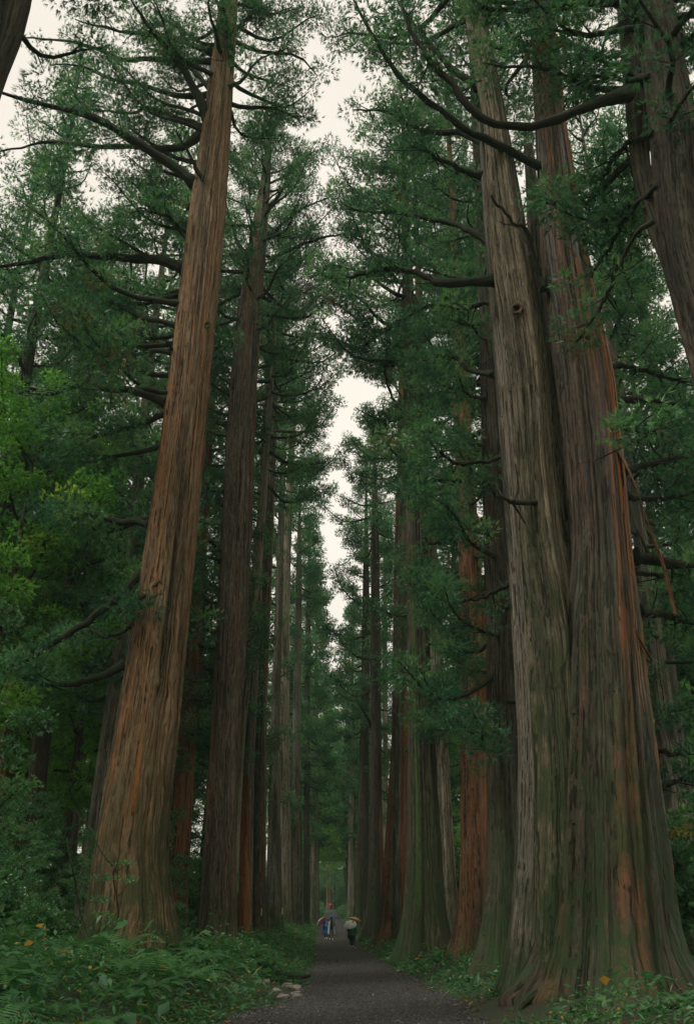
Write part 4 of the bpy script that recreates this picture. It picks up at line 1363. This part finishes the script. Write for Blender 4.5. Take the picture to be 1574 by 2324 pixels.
# --- bare sapling in front of the broad brown cedar
def sapling():
    D = 21.5
    p0 = at(437, 2215, D)[0]
    root = empty('sapling', (p0[0], D, float(ground(p0[0], D))), 'thin dark bare sapling with two forked stems in front of the broad brown cedar', 'sapling')
    base = np.array(root.location)
    for pts, r0 in (([(432, 2195), (405, 2130), (385, 2060), (374, 1985), (362, 1935), (358, 1900)], 0.05),
                    ([(440, 2195), (468, 2110), (474, 2060), (462, 1990), (470, 1960), (482, 1925)], 0.045)):
        P = np.array([base - [0, 0, 0.2]] + [at(x * 0.565 / 1.0, y, D)[0] for x, y in ()] + [at(x - 205, y, D + 0.25 * math.sin(y / 40.0))[0] for x, y in pts])
        b = MB()
        P = smooth_path(P, 18)
        b.tube(P, np.linspace(r0, 0.012, 18), 6, wob=0.08)
        for k in (7, 10, 13, 15):
            d = np.array([RNG.uniform(-1, 1), RNG.uniform(-.6, .6), RNG.uniform(0.2, 0.9)]) * RNG.uniform(0.3, 0.7)
            b.tube(np.array([P[k], P[k] + d * 0.6, P[k] + d + [0, 0, 0.08]]), [0.012, 0.008, 0.004], 4, caps=False)
        put(b.build('stem', M['bark_dark']), root)
    b = MB()
    P = smooth_path(np.array([at(256, 1965, D)[0], at(232, 1935, D)[0], at(205, 1885, D)[0], at(168, 1830, D)[0]]), 12)
    b.tube(P, np.linspace(0.022, 0.007, 12), 5)
    put(b.build('branch', M['bark_dark']), root)
    pos = np.array([at(x, y, D - 0.2)[0] for x, y in ((236, 2075), (262, 2090), (228, 2040), (275, 1960), (290, 1995), (236, 1990))])
    put(mesh_obj('leaves', foliage_mesh('leaves', pos, np.full(len(pos), 0.26), 'spray', np.random.default_rng(8), M['under_leaf'])), root)


sapling()


# --- stones and dead wood at the corner of the left bank
def stone(x, y, s, label, seed, mat):
    rng = np.random.default_rng(seed)
    nu, nv = 14, 9
    V = []
    ax = rng.uniform(0.7, 1.3, 3) * s * np.array([1, 0.8, 0.6])
    ph = rng.uniform(0, 6, 9)
    for j in range(nv):
        v = PI * j / (nv - 1)
        for i in range(nu):
            u = 2 * PI * i / nu
            d = np.array([math.sin(v) * math.cos(u), math.sin(v) * math.sin(u), math.cos(v)])
            r = 1 + 0.16 * math.sin(3 * d[0] + ph[0]) + 0.14 * math.sin(4 * d[1] + ph[1]) + 0.12 * math.sin(5 * d[2] + ph[2] + 2 * d[0])
            V.append(np.sign(d) * np.abs(d) ** 0.75 * r * ax)
    V = np.array(V)
    q = [[j * nu + i, j * nu + (i + 1) % nu, (j + 1) * nu + (i + 1) % nu, (j + 1) * nu + i] for j in range(nv - 1) for i in range(nu)]
    m = np_mesh('stone', V, q, None, [mat], None, smooth=False)
    o = mesh_obj('stone', m)
    o.location = (x, y, max(float(ground(x, y)), float(zprof(y)) if x > edges(y)[0] else -9) + s * 0.22)
    o.rotation_euler = (0, 0, rng.uniform(0, 6))
    tag(o, label, 'stone', 'stones at the corner of the left bank')


def stone_mat():
    T = NT('stone')
    tc = T.n('TexCoord')
    n1 = T.noise(tc.outputs['Object'], (9, 9, 9), 6, 0.7)
    n2 = T.noise(tc.outputs['Object'], (3, 3, 3), 3)
    c = T.ramp(n1, [(0.3, (0.10, 0.09, 0.075)), (0.6, (0.27, 0.25, 0.215)), (0.8, (0.42, 0.40, 0.36))])
    c = T.mix(T.ramp(n2, [(0.5, 0.0), (0.65, 0.7)]), c, (0.04, 0.07, 0.02))
    bs = T.n('BsdfPrincipled')
    bs.inputs['Roughness'].default_value = 0.85
    T.l(c, bs.inputs['Base Color'])
    bp = T.n('Bump')
    bp.inputs['Distance'].default_value = 0.03
    T.l(n1, bp.inputs['Height'])
    T.l(bp.outputs[0], bs.inputs['Normal'])
    T.l(bs.outputs[0], T.out.inputs['Surface'])
    return T.m


M['stone'] = stone_mat()
for i, (px, pyy, s_, lab) in enumerate([
        (665, 2239, 0.20, 'largest pale stone at the corner of the left bank'),
        (650, 2233, 0.15, 'pointed pale stone behind the largest corner stone'),
        (625, 2251, 0.16, 'low grey stone lying left of the largest corner stone'),
        (604, 2240, 0.10, 'small pale stone at the left end of the stones by the path'),
        (672, 2252, 0.15, 'grey stone lying at the front of the corner of the bank'),
        (655, 2222, 0.12, 'pale stone above the pointed one, close to the greenery'),
        (676, 2200, 0.10, 'small pale stone farthest back along the left bank edge'),
        (643, 2256, 0.12, 'flat stone between the low grey one and the front one')]):
    D = 27.6 - (pyy - 2239) * 0.16
    p, t_ = at(px, pyy, D)
    stone(float(p[0]), D, s_, lab, 300 + i, M['stone'])

P = smooth_path(np.array([at(x, y, 31.5)[0] for x, y in ((645, 2180), (665, 2184), (690, 2186), (706, 2180))]), 12)
P[:, 2] = ground(P[:, 0], P[:, 1]) + 0.12 + np.linspace(0, 0.12, 12)
b = MB()
b.tube(P, np.linspace(0.11, 0.05, 12), 9, wob=0.12)
tag(b.build('fallen_log', M['bark_dark']), 'short dark fallen log lying in the plants at the left path edge', 'log')
P = smooth_path(np.array([at(x, y, 16.6)[0] for x, y in ((1490, 2310), (1525, 2295), (1560, 2285), (1600, 2283))]), 12)
P[:, 2] = ground(P[:, 0], P[:, 1]) + 0.10
b = MB()
b.tube(P, np.linspace(0.06, 0.03, 12), 7, wob=0.12)
tag(b.build('fallen_branch', M['bark_dark']), 'thin fallen branch among the plants in the bottom right corner', 'branch')

# --- yellow marker tapes on two trunks of the left row
M['tape'] = plain('tape', (0.55, 0.62, 0.05), 0.6, 0.08)
for (x, y, D, lab) in ((593.5, 2069, 62.7, 'yellow marker tape hanging on the dark trunk right of the orange-based cedar'),
                       (640.5, 2067, 72.8, 'yellow marker tape hanging on the grey-brown broad-footed trunk')):
    p, t_ = at(x, y, D)
    zz = np.linspace(0.22, -0.22, 7)
    V = []
    for s_ in (-1, 1):
        for k, z in enumerate(zz):
            V.append(p + [s_ * 0.04 + 0.012 * math.sin(k), -0.03 * math.sin(k * 0.9), z])
    V = np.array(V)
    V = np.concatenate([V, V + [0, 0.012, 0]])
    q = [[k, k + 1, 7 + k + 1, 7 + k] for k in range(6)] + [[14 + k, 21 + k, 21 + k + 1, 14 + k + 1] for k in range(6)]
    q += [[k, 14 + k, 14 + k + 1, k + 1] for k in range(6)] + [[7 + k, 7 + k + 1, 21 + k + 1, 21 + k] for k in range(6)]
    o = mesh_obj('marker_tape', np_mesh('marker_tape', V, q, None, [M['tape']]))
    tag(o, lab, 'marker tape')


# ------------------------------------------------------------------ people and umbrellas
M['skin'] = plain('skin', (0.50, 0.30, 0.21), 0.55, 0.06)
M['hair'] = plain('hair', (0.012, 0.010, 0.009), 0.5, 0.3, 60)
M['eye'] = plain('eye', (0.015, 0.012, 0.010), 0.2, 0.1)
M['lip'] = plain('lip', (0.38, 0.13, 0.11), 0.5, 0.1)
M['shoe'] = plain('shoe', (0.78, 0.76, 0.70), 0.6, 0.1)
M['steel'] = plain('steel', (0.35, 0.35, 0.36), 0.3, 0.1)


def cloth(name, col, trans=0.0):
    return plain(name, col, 0.75, 0.18, 14.0, trans)


def person(label, loc, facing, H, top, trousers, lfoot, rfoot, lhand, rhand, hood=None, hair_len=0.0, tilt=0.0, bare_head=True):
    """one continuous skinned body; y+ is the way it faces; feet and hands given in body units (stature 1.70)"""
    k = H / 1.70
    V, E, R, Z = [], [], [], []

    def v(p, r, par=None, zone=0):
        V.append(p)
        R.append(r)
        Z.append(zone)
        if par is not None:
            E.append((par, len(V) - 1))
        return len(V) - 1
    pel = v((0, 0, 0.93), 0.135, None, 1)
    wai = v((0, 0.005, 1.08), 0.118, pel, 2)
    che = v((0, 0.01, 1.27), 0.142, wai, 2)
    nb = v((0, 0.0, 1.41), 0.075, che, 2)
    nk = v((0, 0.012, 1.475), 0.050, nb, 0)
    jaw = v((0, 0.030, 1.54), 0.066, nk, 0)
    mid = v((0, 0.022, 1.60), 0.084, jaw, 0)
    crn = v((0, 0.004, 1.655), 0.066, mid, 0)
    nose = v((0, 0.118, 1.575), 0.012, jaw, 0)
    for s in (-1, 1):
        v((s * 0.090, 0.0, 1.585), 0.014, mid, 0)                       # ear
        foot = lfoot if s < 0 else rfoot
        hip = v((s * 0.092, 0.0, 0.88), 0.092, pel, 1)
        fx, fy, fz = foot
        an = np.array([s * 0.10 + fx, fy, 0.085 + fz])
        hp = np.array(V[hip])
        kn = (hp + an) / 2 + np.array([s * 0.005, 0.05 + 0.25 * fz, 0.015])
        kne = v(tuple(kn), 0.060, hip, 1)
        clf = v(tuple(kn * 0.6 + an * 0.4 + np.array([0, -0.02, 0])), 0.057, kne, 1)
        ank = v(tuple(an), 0.040, clf, 1)
        v(tuple(an + [0, 0.06, -0.05]), 0.036, ank, 3)
        v(tuple(an + [0, 0.14, -0.06]), 0.032, len(V) - 1, 3)
        v(tuple(an + [0, -0.05, -0.05]), 0.034, ank, 3)
        sh = v((s * 0.175, -0.005, 1.365), 0.060, nb, 2)
        hand = np.array(lhand if s < 0 else rhand, float)
        s0 = np.array(V[sh])
        dv = hand - s0
        L = np.linalg.norm(dv)
        bend = math.sqrt(max(0.0, 0.285 ** 2 - min(L / 2, 0.284) ** 2))
        side = np.array([s * 0.55, -0.75, -0.45])
        dn = dv / L
        side = side - dn * side.dot(dn)
        side /= np.linalg.norm(side)
        el = (s0 + hand) / 2 + side * bend
        e = v(tuple(el), 0.044, sh, 2)
        fo = v(tuple(el * 0.45 + hand * 0.55), 0.036, e, 2)
        wr = v(tuple(hand), 0.026, fo, 0)
        d = (hand - el) / np.linalg.norm(hand - el)
        u = np.cross(d, [0, 0, 1.0])
        u /= max(np.linalg.norm(u), 1e-6)
        w_ = np.cross(u, d)
        pal = v(tuple(hand + d * 0.055), 0.030, wr, 0)
        for q, (o, ln) in enumerate(((-0.030, 0.055), (-0.010, 0.066), (0.010, 0.062), (0.030, 0.048))):
            f1 = hand + d * 0.095 + u * o
            f2 = f1 + d * ln * 0.55 - w_ * ln * 0.35
            f3 = f2 + d * ln * 0.1 - w_ * ln * 0.6
            a = v(tuple(f1), 0.0095, pal, 0)
            a = v(tuple(f2), 0.0085, a, 0)
            v(tuple(f3), 0.0075, a, 0)
        t1 = hand + d * 0.035 + u * (-s * 0.045)
        a = v(tuple(t1), 0.012, wr, 0)
        v(tuple(t1 + d * 0.035 - w_ * 0.02), 0.009, a, 0)
    me = bpy.data.meshes.new('skeleton')
    me.from_pydata([tuple(np.array(p) * k) for p in V], E, [])
    tmp = bpy.data.objects.new('skeleton', me)
    COL.objects.link(tmp)
    md = tmp.modifiers.new('skin', 'SKIN')
    md.use_smooth_shade = True
    sv = me.skin_vertices[0].data
    for i, r in enumerate(R):
        sv[i].radius = (r * k, r * k)
        sv[i].use_root = (i == 0)
    sb = tmp.modifiers.new('sub', 'SUBSURF')
    sb.levels = sb.render_levels = 1
    dg = bpy.context.evaluated_depsgraph_get()
    body = bpy.data.meshes.new_from_object(tmp.evaluated_get(dg))
    bpy.data.objects.remove(tmp)
    body.name = 'person'
    body.materials.clear()
    for m_ in (M['skin'], trousers, top, M['shoe']):
        body.materials.append(m_)
    P = np.array(V) * k
    ea = np.array(E)
    A, B = P[ea[:, 0]], P[ea[:, 1]]
    zon = np.array(Z)[ea[:, 1]]
    AB = B - A
    den = np.maximum((AB ** 2).sum(1), 1e-9)
    for pl in body.polygons:
        c = np.array(pl.center)
        tt = np.clip(((c - A) * AB).sum(1) / den, 0, 1)
        dist = np.linalg.norm(A + AB * tt[:, None] - c, axis=1)
        pl.material_index = int(zon[int(np.argmin(dist))])
        pl.use_smooth = True
    o = mesh_obj('person', body)
    o.location = loc
    o.rotation_euler = (0, 0, facing)
    tag(o, label, 'person')

    def blob(name, c, r, mat, cut=None, nu=16, nv=10):
        vs, fs = [], []
        for j in range(nv + 1):
            a = PI * j / nv
            for i in range(nu):
                b_ = 2 * PI * i / nu
                vs.append((c[0] + r[0] * math.sin(a) * math.cos(b_), c[1] + r[1] * math.sin(a) * math.sin(b_), c[2] + r[2] * math.cos(a)))
        for j in range(nv):
            for i in range(nu):
                fs.append([j * nu + i, (j + 1) * nu + i, (j + 1) * nu + (i + 1) % nu, j * nu + (i + 1) % nu])
        vs = np.array(vs)
        if cut is not None:
            vs = cut(vs)
        return mesh_obj(name, np_mesh(name, vs * k, fs, None, [mat]), o)
    if hood is None:
        def hc(vs):
            low = vs[:, 2] < 1.60
            front = vs[:, 1] > 0.03
            vs = vs.copy()
            vs[front & (vs[:, 2] < 1.655), 2] = 1.655
            back = low & ~front
            vs[back, 2] = np.where(hair_len > 0, vs[back, 2] - hair_len * np.clip((1.60 - vs[back, 2]) / 0.09, 0, 1), np.maximum(vs[back, 2], 1.50))
            return vs
        blob('hair', (0, 0.008, 1.612), (0.101, 0.108, 0.105), M['hair'], hc)
    else:
        def hd(vs):
            vs = vs.copy()
            f = vs[:, 1] > 0.05
            vs[f, 1] = 0.05
            return vs
        blob('hood', (0, 0.0, 1.60), (0.118, 0.125, 0.125), hood, hd)
        blob('hair', (0, 0.030, 1.640), (0.090, 0.080, 0.062), M['hair'])
    for s in (-1, 1):
        blob('eye', (s * 0.033, 0.098, 1.600), (0.013, 0.010, 0.008), M['eye'], None, 8, 6)
    blob('mouth', (0, 0.092, 1.530), (0.024, 0.010, 0.007), M['lip'], None, 8, 6)
    return o, k


def garment(o, k, name, rings, mat, open_front=0.0, sway=0.0, folds=7, thick=0.008, cy=0.0):
    """a hanging coat or poncho: rings of (z, half width, half depth)"""
    n = 40
    a0 = PI / 2 + open_front
    a1 = PI / 2 + 2 * PI - open_front
    closed = open_front == 0
    th = np.linspace(a0, a1, n + (0 if not closed else 1))
    if closed:
        th = th[:-1]
    z = smooth_path(np.array([(r[0], r[1], r[2]) for r in rings]), 14)
    rows = []
    for zi, wx, wy in z:
        t = (rings[0][0] - zi) / (rings[0][0] - rings[-1][0])
        f = 1 + 0.09 * t * np.cos(folds * th + 1.3) + 0.05 * t * np.cos((folds + 4) * th)
        rows.append(np.stack([wx * np.cos(th) * f + sway * t * t, cy + wy * np.sin(th) * f, np.full(len(th), zi) + 0.012 * t * np.sin(5 * th)], -1))
    G = np.array(rows)
    m = len(th)
    inner = G * np.array([0.97, 0.97, 1.0])
    V = np.concatenate([G.reshape(-1, 3), inner.reshape(-1, 3)])
    off = G.shape[0] * m
    q = []
    for j in range(G.shape[0] - 1):
        for i in range(m if closed else m - 1):
            a, b = j * m + i, j * m + (i + 1) % m
            q.append([a, b, b + m, a + m])
            q.append([off + a + m, off + b + m, off + b, off + a])
    j = G.shape[0] - 1
    for i in range(m if closed else m - 1):
        a, b = j * m + i, j * m + (i + 1) % m
        q.append([a, b, off + b, off + a])
    return mesh_obj(name, np_mesh(name, V * k, q, None, [mat]), o)


def umbrella(label, hand, tilt_dir, tilt, R, mat, depth=0.28, shaft=0.62, group=None):
    root = empty('umbrella', tuple(hand), label, 'umbrella')
    ax = np.array([math.cos(tilt_dir) * math.sin(tilt), math.sin(tilt_dir) * math.sin(tilt), math.cos(tilt)])
    ref = np.array([0, 0, 1.0]) if abs(ax[2]) < 0.9 else np.array([1.0, 0, 0])
    u = np.cross(ax, ref)
    u /= np.linalg.norm(u)
    w_ = np.cross(ax, u)

    def W(p):
        p = np.asarray(p, float)
        return p[..., :1] * u + p[..., 1:2] * w_ + p[..., 2:3] * ax
    n = 48
    th = np.arange(n) * 2 * PI / n
    rows = []
    for s in np.linspace(0, 1, 10):
        seg = np.abs(np.mod(th * 8 / (2 * PI), 1) - 0.5) * 2        # 1 on a rib, 0 between ribs
        rr = R * s * (0.93 + 0.07 * seg)
        zz = shaft - depth * (1 - math.sqrt(max(0, 1 - (0.86 * s) ** 2))) / 0.49 - 0.02 * s * (1 - seg)
        rows.append(np.stack([rr * np.cos(th), rr * np.sin(th), zz], -1))
    G = np.array(rows)
    V = np.concatenate([G.reshape(-1, 3), (G - [0, 0, 0.006]).reshape(-1, 3)])
    off = 10 * n
    q = []
    for j in range(9):
        for i in range(n):
            a, b = j * n + i, j * n + (i + 1) % n
            q.append([a, a + n, b + n, b])
            q.append([off + a, off + b, off + b + n, off + a + n])
    for i in range(n):
        a, b = 9 * n + i, 9 * n + (i + 1) % n
        q.append([a, off + a, off + b, b])
    put_(mesh_obj('canopy', np_mesh('canopy', W(V), q, None, [mat], None, smooth=True)), root)
    b_ = MB()
    b_.tube(W(np.array([[0, 0, -0.06], [0, 0, shaft + 0.07]])), [0.008, 0.006], 8)
    put_(b_.build('shaft', M['steel']), root)
    b_ = MB()
    hk = [[0, 0, 0.0], [0, 0, -0.10], [0, 0, -0.16], [0.02, 0, -0.195], [0.05, 0, -0.20], [0.075, 0, -0.175]]
    b_.tube(W(smooth_path(np.array(hk), 14)), 0.013, 8)
    put_(b_.build('handle', M['bark_dark']), root)
    for i in range(8):
        a = 2 * PI * i / 8
        b_ = MB()
        pts = [[R * s * math.cos(a), R * s * math.sin(a), shaft - depth * (1 - math.sqrt(max(0, 1 - (0.86 * s) ** 2))) / 0.49 - 0.012] for s in np.linspace(0.03, 1.02, 9)]
        b_.tube(W(np.array(pts)), 0.004, 5)
        put_(b_.build('rib', M['steel']), root)
    return root


def put_(o, root):
    o.parent = root
    return o


def spot(x, D):
    """a place on the path: metres off the middle of the avenue seen at frame position x"""
    p, t_ = at(x, 2100, D)
    X_ = float(p[0])
    return (X_, D, float(zprof(D)) + 0.03)


def world_of(o, p, k):
    c, s = math.cos(o.rotation_euler[2]), math.sin(o.rotation_euler[2])
    x, y, z = np.array(p) * k
    return np.array([o.location[0] + x * c - y * s, o.location[1] + x * s + y * c, o.location[2] + z])


HANG = (0.24, 0.03, 0.86)
# walker in green seen from behind, white umbrella over the shoulder
navy = cloth('navy_trousers', (0.010, 0.030, 0.050))
green = cloth('green_jacket', (0.015, 0.14, 0.105))
o, k = person('person in a green jacket and dark trousers walking away under the white umbrella', spot(800, 66.0), 0.0, 1.62, green, navy,
              (0.02, 0.10, 0.0), (0.05, -0.20, 0.0), (-0.14, 0.24, 1.18), (0.26, 0.02, 0.84))
garment(o, k, 'jacket', [(1.40, 0.16, 0.10), (1.30, 0.215, 0.145), (1.10, 0.205, 0.145), (0.92, 0.215, 0.155), (0.80, 0.225, 0.16)], green, 0, 0, 5)
hnd = world_of(o, (-0.14, 0.30, 1.16), k)
umbrella('translucent white umbrella tilted back over the shoulder of the person in green', hnd, math.radians(258), math.radians(36), 0.45, cloth('white_vinyl', (0.82, 0.82, 0.79), 0.35), 0.22, 0.60)
# companion in a black coat, beyond on the left
black = cloth('black_coat', (0.012, 0.012, 0.014))
o, k = person('person in a long black coat walking just ahead of the one in green', spot(797, 68.2), 0.06, 1.70, black, cloth('black_trousers', (0.01, 0.01, 0.012)),
              (0.0, -0.12, 0.0), (0.0, 0.16, 0.0), (-0.25, 0.02, 0.84), (0.13, 0.24, 1.24))
garment(o, k, 'coat', [(1.41, 0.16, 0.10), (1.30, 0.22, 0.15), (1.05, 0.215, 0.15), (0.80, 0.235, 0.17), (0.52, 0.26, 0.19)], black, 0, 0, 6)
hnd = world_of(o, (0.13, 0.30, 1.22), k)
umbrella('amber yellow umbrella held by the person in the black coat', hnd, math.radians(20), math.radians(17), 0.42, cloth('amber_cloth', (0.66, 0.38, 0.10), 0.25), 0.16, 0.66)
# couple coming towards the viewer
blue = cloth('blue_poncho', (0.015, 0.11, 0.40))
o, k = person('person in a blue rain poncho walking towards the viewer with both hands raised', spot(739.5, 82.0), PI - 0.1, 1.55, blue, cloth('dark_trousers', (0.018, 0.018, 0.02)),
              (0.0, 0.14, 0.02), (-0.01, -0.10, 0.0), (-0.10, 0.26, 1.12), (0.12, 0.27, 1.14))
garment(o, k, 'poncho', [(1.42, 0.13, 0.09), (1.32, 0.23, 0.16), (1.10, 0.27, 0.20), (0.80, 0.29, 0.215), (0.40, 0.30, 0.22)], blue, 0, 0.02, 8)
hnd = world_of(o, (0.12, 0.31, 1.13), k)
umbrella('pale pink umbrella leaning back over the shoulder of the person in blue', hnd, math.radians(145), math.radians(50), 0.43, cloth('pink_cloth', (0.72, 0.42, 0.54), 0.3), 0.21, 0.62)
rain = cloth('rain_coat', (0.60, 0.62, 0.54), 0.3)
jeans = cloth('blue_jeans', (0.020, 0.075, 0.13))
o, k = person('person in an open pale raincoat and jeans walking towards the viewer', spot(751.5, 80.6), PI + 0.05, 1.66, cloth('dark_green_top', (0.03, 0.06, 0.055)), jeans,
              (0.0, 0.17, 0.0), (0.02, -0.13, 0.03), (-0.16, 0.26, 1.20), (0.25, 0.05, 0.90))
garment(o, k, 'raincoat', [(1.42, 0.13, 0.09), (1.32, 0.225, 0.15), (1.10, 0.25, 0.19), (0.80, 0.29, 0.22), (0.42, 0.34, 0.24)], rain, 0.55, -0.05, 7)
hnd = world_of(o, (-0.16, 0.31, 1.19), k)
umbrella('dark navy umbrella held upright over the person in the pale raincoat', hnd, math.radians(0), math.radians(5), 0.46, cloth('navy_cloth', (0.022, 0.075, 0.17), 0.1), 0.17, 0.68)
# far walker with a red umbrella
o, k = person('tiny distant person in black walking away near the end of the path', spot(751.5, 238.0), 0.0, 1.66, black, black,
              (0.0, 0.12, 0.0), (0.0, -0.12, 0.0), (-0.16, 0.22, 1.22), (0.25, 0.03, 0.84))
garment(o, k, 'coat', [(1.41, 0.16, 0.10), (1.30, 0.22, 0.15), (1.05, 0.22, 0.15), (0.78, 0.24, 0.17)], black, 0, 0, 6)
hnd = world_of(o, (-0.16, 0.28, 1.20), k)
umbrella('red umbrella of the distant walker near the end of the path', hnd, math.radians(235), math.radians(40), 0.42, cloth('red_cloth', (0.75, 0.06, 0.035), 0.25), 0.18, 0.62)


# ------------------------------------------------------------------ haze
hb = bpy.data.meshes.new('haze')
bx0, bx1, by0, by1, bz0, bz1 = -720, 720, -320, 1520, -8, 68
V = [(x, y, z) for x in (bx0, bx1) for y in (by0, by1) for z in (bz0, bz1)]
hb.from_pydata(V, [], [(0, 1, 3, 2), (4, 6, 7, 5), (0, 4, 5, 1), (2, 3, 7, 6), (0, 2, 6, 4), (1, 5, 7, 3)])
ho = mesh_obj('haze', hb)
tag(ho, 'thin pale mist hanging in the avenue', 'mist', kind='stuff')
T = NT('haze')
pv = T.n('VolumePrincipled')
pv.inputs['Color'].default_value = (0.66, 0.97, 0.76, 1)
pv.inputs['Density'].default_value = 0.0004
pv.inputs['Anisotropy'].default_value = 0.2
T.l(pv.outputs[0], T.out.inputs['Volume'])
hb.materials.append(T.m)


# ------------------------------------------------------------------ light
w = bpy.data.worlds.new('World')
SC.world = w
w.use_nodes = True
t = w.node_tree
t.nodes.clear()
SUN_EL, SUN_AZ = math.radians(58), math.radians(232)
sky = t.nodes.new('ShaderNodeTexSky')
sky.sky_type = 'NISHITA'
sky.sun_disc = False
sky.sun_elevation = SUN_EL
sky.sun_rotation = SUN_AZ
sky.air_density = 1.0
sky.dust_density = 4.0
tc = t.nodes.new('ShaderNodeTexCoord')
no = t.nodes.new('ShaderNodeTexNoise')
no.inputs['Scale'].default_value = 1.6
no.inputs['Detail'].default_value = 4
t.links.new(tc.outputs['Generated'], no.inputs['Vector'])
cr = t.nodes.new('ShaderNodeValToRGB')
cr.color_ramp.elements[0].position = 0.3
cr.color_ramp.elements[0].color = (0.86, 0.85, 0.83, 1)
cr.color_ramp.elements[1].position = 0.75
cr.color_ramp.elements[1].color = (1, 1, 1, 1)
t.links.new(no.outputs['Fac'], cr.inputs['Fac'])
cl = t.nodes.new('ShaderNodeMixRGB')
cl.blend_type = 'MULTIPLY'
cl.inputs[0].default_value = 1.0
cl.inputs[2].default_value = (SKYV * 1.0, SKYV * 0.93, SKYV * 0.82, 1)
t.links.new(cr.outputs[0], cl.inputs[1])
# an overcast deck is brightest overhead
sz = t.nodes.new('ShaderNodeSeparateXYZ')
t.links.new(tc.outputs['Generated'], sz.inputs[0])
zr = t.nodes.new('ShaderNodeMapRange')
zr.inputs['From Min'].default_value = 0.80
zr.inputs['From Max'].default_value = 1.0
zr.inputs['To Min'].default_value = 1.0
zr.inputs['To Max'].default_value = 2.4
t.links.new(sz.outputs[2], zr.inputs['Value'])
vm = t.nodes.new('ShaderNodeVectorMath')
vm.operation = 'SCALE'
t.links.new(cl.outputs[0], vm.inputs[0])
t.links.new(zr.outputs[0], vm.inputs['Scale'])
mx = t.nodes.new('ShaderNodeMixRGB')
mx.inputs[0].default_value = 0.93          # closed cloud deck over the blue
t.links.new(sky.outputs[0], mx.inputs[1])
t.links.new(vm.outputs[0], mx.inputs[2])
bg = t.nodes.new('ShaderNodeBackground')
bg.inputs['Strength'].default_value = 0.1
t.links.new(mx.outputs[0], bg.inputs['Color'])
wo = t.nodes.new('ShaderNodeOutputWorld')
t.links.new(bg.outputs[0], wo.inputs['Surface'])

sl = bpy.data.lights.new('sun', 'SUN')
sl.energy = SUNE
sl.angle = math.radians(11)
sl.color = (1.0, 0.95, 0.86)
so = bpy.data.objects.new('sun', sl)
COL.objects.link(so)
d = Vector((math.sin(SUN_AZ) * math.cos(SUN_EL), math.cos(SUN_AZ) * math.cos(SUN_EL), math.sin(SUN_EL)))
so.rotation_euler = d.to_track_quat('Z', 'Y').to_euler()

SC.view_settings.view_transform = 'Standard'
SC.view_settings.look = 'None'
SC.view_settings.gamma = 1
SC.view_settings.exposure = EXPO
SC.render.engine = 'CYCLES'
SC.cycles.max_bounces = 5
SC.cycles.diffuse_bounces = 2
SC.cycles.glossy_bounces = 2
SC.cycles.transmission_bounces = 4
SC.cycles.volume_bounces = 0
SC.cycles.use_denoising = True
SC.cycles.sample_clamp_indirect = 4
